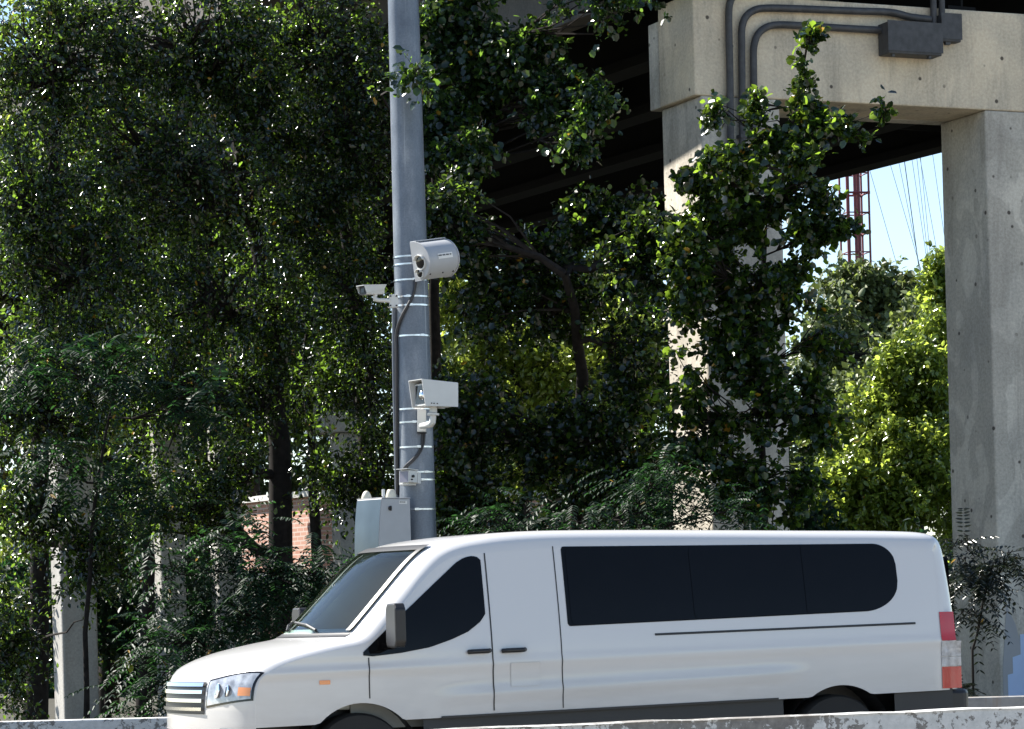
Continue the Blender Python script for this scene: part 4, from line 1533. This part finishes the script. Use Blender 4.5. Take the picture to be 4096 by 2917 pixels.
# second row, lit from behind
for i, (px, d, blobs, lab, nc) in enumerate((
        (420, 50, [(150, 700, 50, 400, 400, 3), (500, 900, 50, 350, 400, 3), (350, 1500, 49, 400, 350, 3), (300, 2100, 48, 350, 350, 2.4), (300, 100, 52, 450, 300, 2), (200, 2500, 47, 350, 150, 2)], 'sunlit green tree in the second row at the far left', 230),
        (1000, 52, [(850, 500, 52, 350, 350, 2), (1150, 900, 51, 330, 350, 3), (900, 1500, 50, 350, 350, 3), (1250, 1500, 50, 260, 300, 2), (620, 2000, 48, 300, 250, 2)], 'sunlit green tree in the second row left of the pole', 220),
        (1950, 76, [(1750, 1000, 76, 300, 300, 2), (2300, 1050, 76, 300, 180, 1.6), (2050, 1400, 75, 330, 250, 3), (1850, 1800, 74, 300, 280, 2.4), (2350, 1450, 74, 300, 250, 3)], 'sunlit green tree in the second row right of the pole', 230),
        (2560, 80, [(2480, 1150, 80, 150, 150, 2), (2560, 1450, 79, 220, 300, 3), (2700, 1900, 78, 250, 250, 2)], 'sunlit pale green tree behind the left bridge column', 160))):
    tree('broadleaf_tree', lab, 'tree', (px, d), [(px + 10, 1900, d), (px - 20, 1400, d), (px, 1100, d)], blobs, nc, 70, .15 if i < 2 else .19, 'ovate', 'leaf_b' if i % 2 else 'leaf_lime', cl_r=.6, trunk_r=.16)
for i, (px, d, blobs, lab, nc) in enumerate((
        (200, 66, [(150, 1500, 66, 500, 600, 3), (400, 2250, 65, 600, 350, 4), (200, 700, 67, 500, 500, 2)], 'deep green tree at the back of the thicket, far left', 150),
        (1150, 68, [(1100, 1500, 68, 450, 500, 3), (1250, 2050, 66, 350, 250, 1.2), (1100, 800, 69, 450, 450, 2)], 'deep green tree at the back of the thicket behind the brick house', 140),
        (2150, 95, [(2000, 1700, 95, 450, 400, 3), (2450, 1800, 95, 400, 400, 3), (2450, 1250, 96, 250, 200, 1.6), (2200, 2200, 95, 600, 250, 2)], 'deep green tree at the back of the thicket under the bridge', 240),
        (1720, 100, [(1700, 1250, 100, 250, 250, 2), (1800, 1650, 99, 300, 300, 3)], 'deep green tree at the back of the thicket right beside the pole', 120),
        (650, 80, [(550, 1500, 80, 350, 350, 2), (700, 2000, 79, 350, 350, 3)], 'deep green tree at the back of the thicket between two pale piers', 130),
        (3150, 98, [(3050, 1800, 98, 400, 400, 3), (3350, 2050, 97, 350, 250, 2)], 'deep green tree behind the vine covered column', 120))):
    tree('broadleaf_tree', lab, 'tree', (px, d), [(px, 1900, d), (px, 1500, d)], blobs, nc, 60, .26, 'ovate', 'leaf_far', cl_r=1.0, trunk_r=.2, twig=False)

for px, d, blobs, lab, nc in (
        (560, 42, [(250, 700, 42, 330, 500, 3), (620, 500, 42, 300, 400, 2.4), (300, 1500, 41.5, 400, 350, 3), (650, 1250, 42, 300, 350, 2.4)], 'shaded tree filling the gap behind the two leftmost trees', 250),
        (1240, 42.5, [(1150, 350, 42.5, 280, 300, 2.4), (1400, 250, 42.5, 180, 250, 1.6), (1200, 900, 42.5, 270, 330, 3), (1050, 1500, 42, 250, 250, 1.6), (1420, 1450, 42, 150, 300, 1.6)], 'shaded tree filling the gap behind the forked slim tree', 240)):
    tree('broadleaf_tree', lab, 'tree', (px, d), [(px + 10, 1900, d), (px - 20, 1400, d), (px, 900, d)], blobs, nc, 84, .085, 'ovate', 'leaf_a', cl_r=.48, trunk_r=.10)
tree('broadleaf_tree', 'lime tree with sunlight put into its leaf colour behind the broad middle tree', 'tree', (2080, 39.5), [(2100, 1900, 39.5), (2120, 1600, 39.5)],
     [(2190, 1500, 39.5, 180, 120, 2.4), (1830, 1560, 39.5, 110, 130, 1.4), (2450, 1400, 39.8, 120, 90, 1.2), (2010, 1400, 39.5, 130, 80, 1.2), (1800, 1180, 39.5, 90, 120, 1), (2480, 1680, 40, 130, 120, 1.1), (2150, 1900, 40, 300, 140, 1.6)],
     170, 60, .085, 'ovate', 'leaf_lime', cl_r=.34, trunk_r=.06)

# dark scrub on the bank under the trees
for i, (px, py, d, rx, ry, nc) in enumerate(((420, 2420, 44, 640, 280, 190), (1320, 2500, 41, 420, 170, 90), (2200, 2180, 42, 560, 230, 150), (3000, 2200, 42, 420, 230, 120))):
    tree('scrub_bush', ('low dark scrub on the bank at the far left', 'low dark scrub on the bank around the cabinet and pole', 'low dark scrub on the bank under the middle tree', 'low dark scrub on the bank below the vine covered column')[i],
         'bush', (px, d), [(px, py + 60, d), (px, py, d)], [(px, py, d, rx, ry, 3, .8)], nc, 70, .10, 'ovate', 'leaf_frond', cl_r=.40, trunk_r=.05, twig=False)

for i, (px, py, d, rx, ry, nc) in enumerate(((350, 2600, 64, 800, 160, 130), (1500, 2550, 64, 700, 160, 110), (2700, 2450, 64, 700, 160, 110), (3900, 2350, 64, 500, 200, 90))):
    tree('scrub_bush', ('far low scrub behind the pale piers at the far left', 'far low scrub behind the brick house', 'far low scrub behind the vine covered column', 'far low scrub behind the bare bridge column')[i],
         'bush', (px, d), [(px, py + 40, d), (px, py, d)], [(px, py, d, rx, ry, 3, 1.2)], nc, 70, .17, 'ovate', 'leaf_frond', cl_r=.7, trunk_r=.05, twig=False)

# sunlit growth seen through the opening between the columns
K = 70
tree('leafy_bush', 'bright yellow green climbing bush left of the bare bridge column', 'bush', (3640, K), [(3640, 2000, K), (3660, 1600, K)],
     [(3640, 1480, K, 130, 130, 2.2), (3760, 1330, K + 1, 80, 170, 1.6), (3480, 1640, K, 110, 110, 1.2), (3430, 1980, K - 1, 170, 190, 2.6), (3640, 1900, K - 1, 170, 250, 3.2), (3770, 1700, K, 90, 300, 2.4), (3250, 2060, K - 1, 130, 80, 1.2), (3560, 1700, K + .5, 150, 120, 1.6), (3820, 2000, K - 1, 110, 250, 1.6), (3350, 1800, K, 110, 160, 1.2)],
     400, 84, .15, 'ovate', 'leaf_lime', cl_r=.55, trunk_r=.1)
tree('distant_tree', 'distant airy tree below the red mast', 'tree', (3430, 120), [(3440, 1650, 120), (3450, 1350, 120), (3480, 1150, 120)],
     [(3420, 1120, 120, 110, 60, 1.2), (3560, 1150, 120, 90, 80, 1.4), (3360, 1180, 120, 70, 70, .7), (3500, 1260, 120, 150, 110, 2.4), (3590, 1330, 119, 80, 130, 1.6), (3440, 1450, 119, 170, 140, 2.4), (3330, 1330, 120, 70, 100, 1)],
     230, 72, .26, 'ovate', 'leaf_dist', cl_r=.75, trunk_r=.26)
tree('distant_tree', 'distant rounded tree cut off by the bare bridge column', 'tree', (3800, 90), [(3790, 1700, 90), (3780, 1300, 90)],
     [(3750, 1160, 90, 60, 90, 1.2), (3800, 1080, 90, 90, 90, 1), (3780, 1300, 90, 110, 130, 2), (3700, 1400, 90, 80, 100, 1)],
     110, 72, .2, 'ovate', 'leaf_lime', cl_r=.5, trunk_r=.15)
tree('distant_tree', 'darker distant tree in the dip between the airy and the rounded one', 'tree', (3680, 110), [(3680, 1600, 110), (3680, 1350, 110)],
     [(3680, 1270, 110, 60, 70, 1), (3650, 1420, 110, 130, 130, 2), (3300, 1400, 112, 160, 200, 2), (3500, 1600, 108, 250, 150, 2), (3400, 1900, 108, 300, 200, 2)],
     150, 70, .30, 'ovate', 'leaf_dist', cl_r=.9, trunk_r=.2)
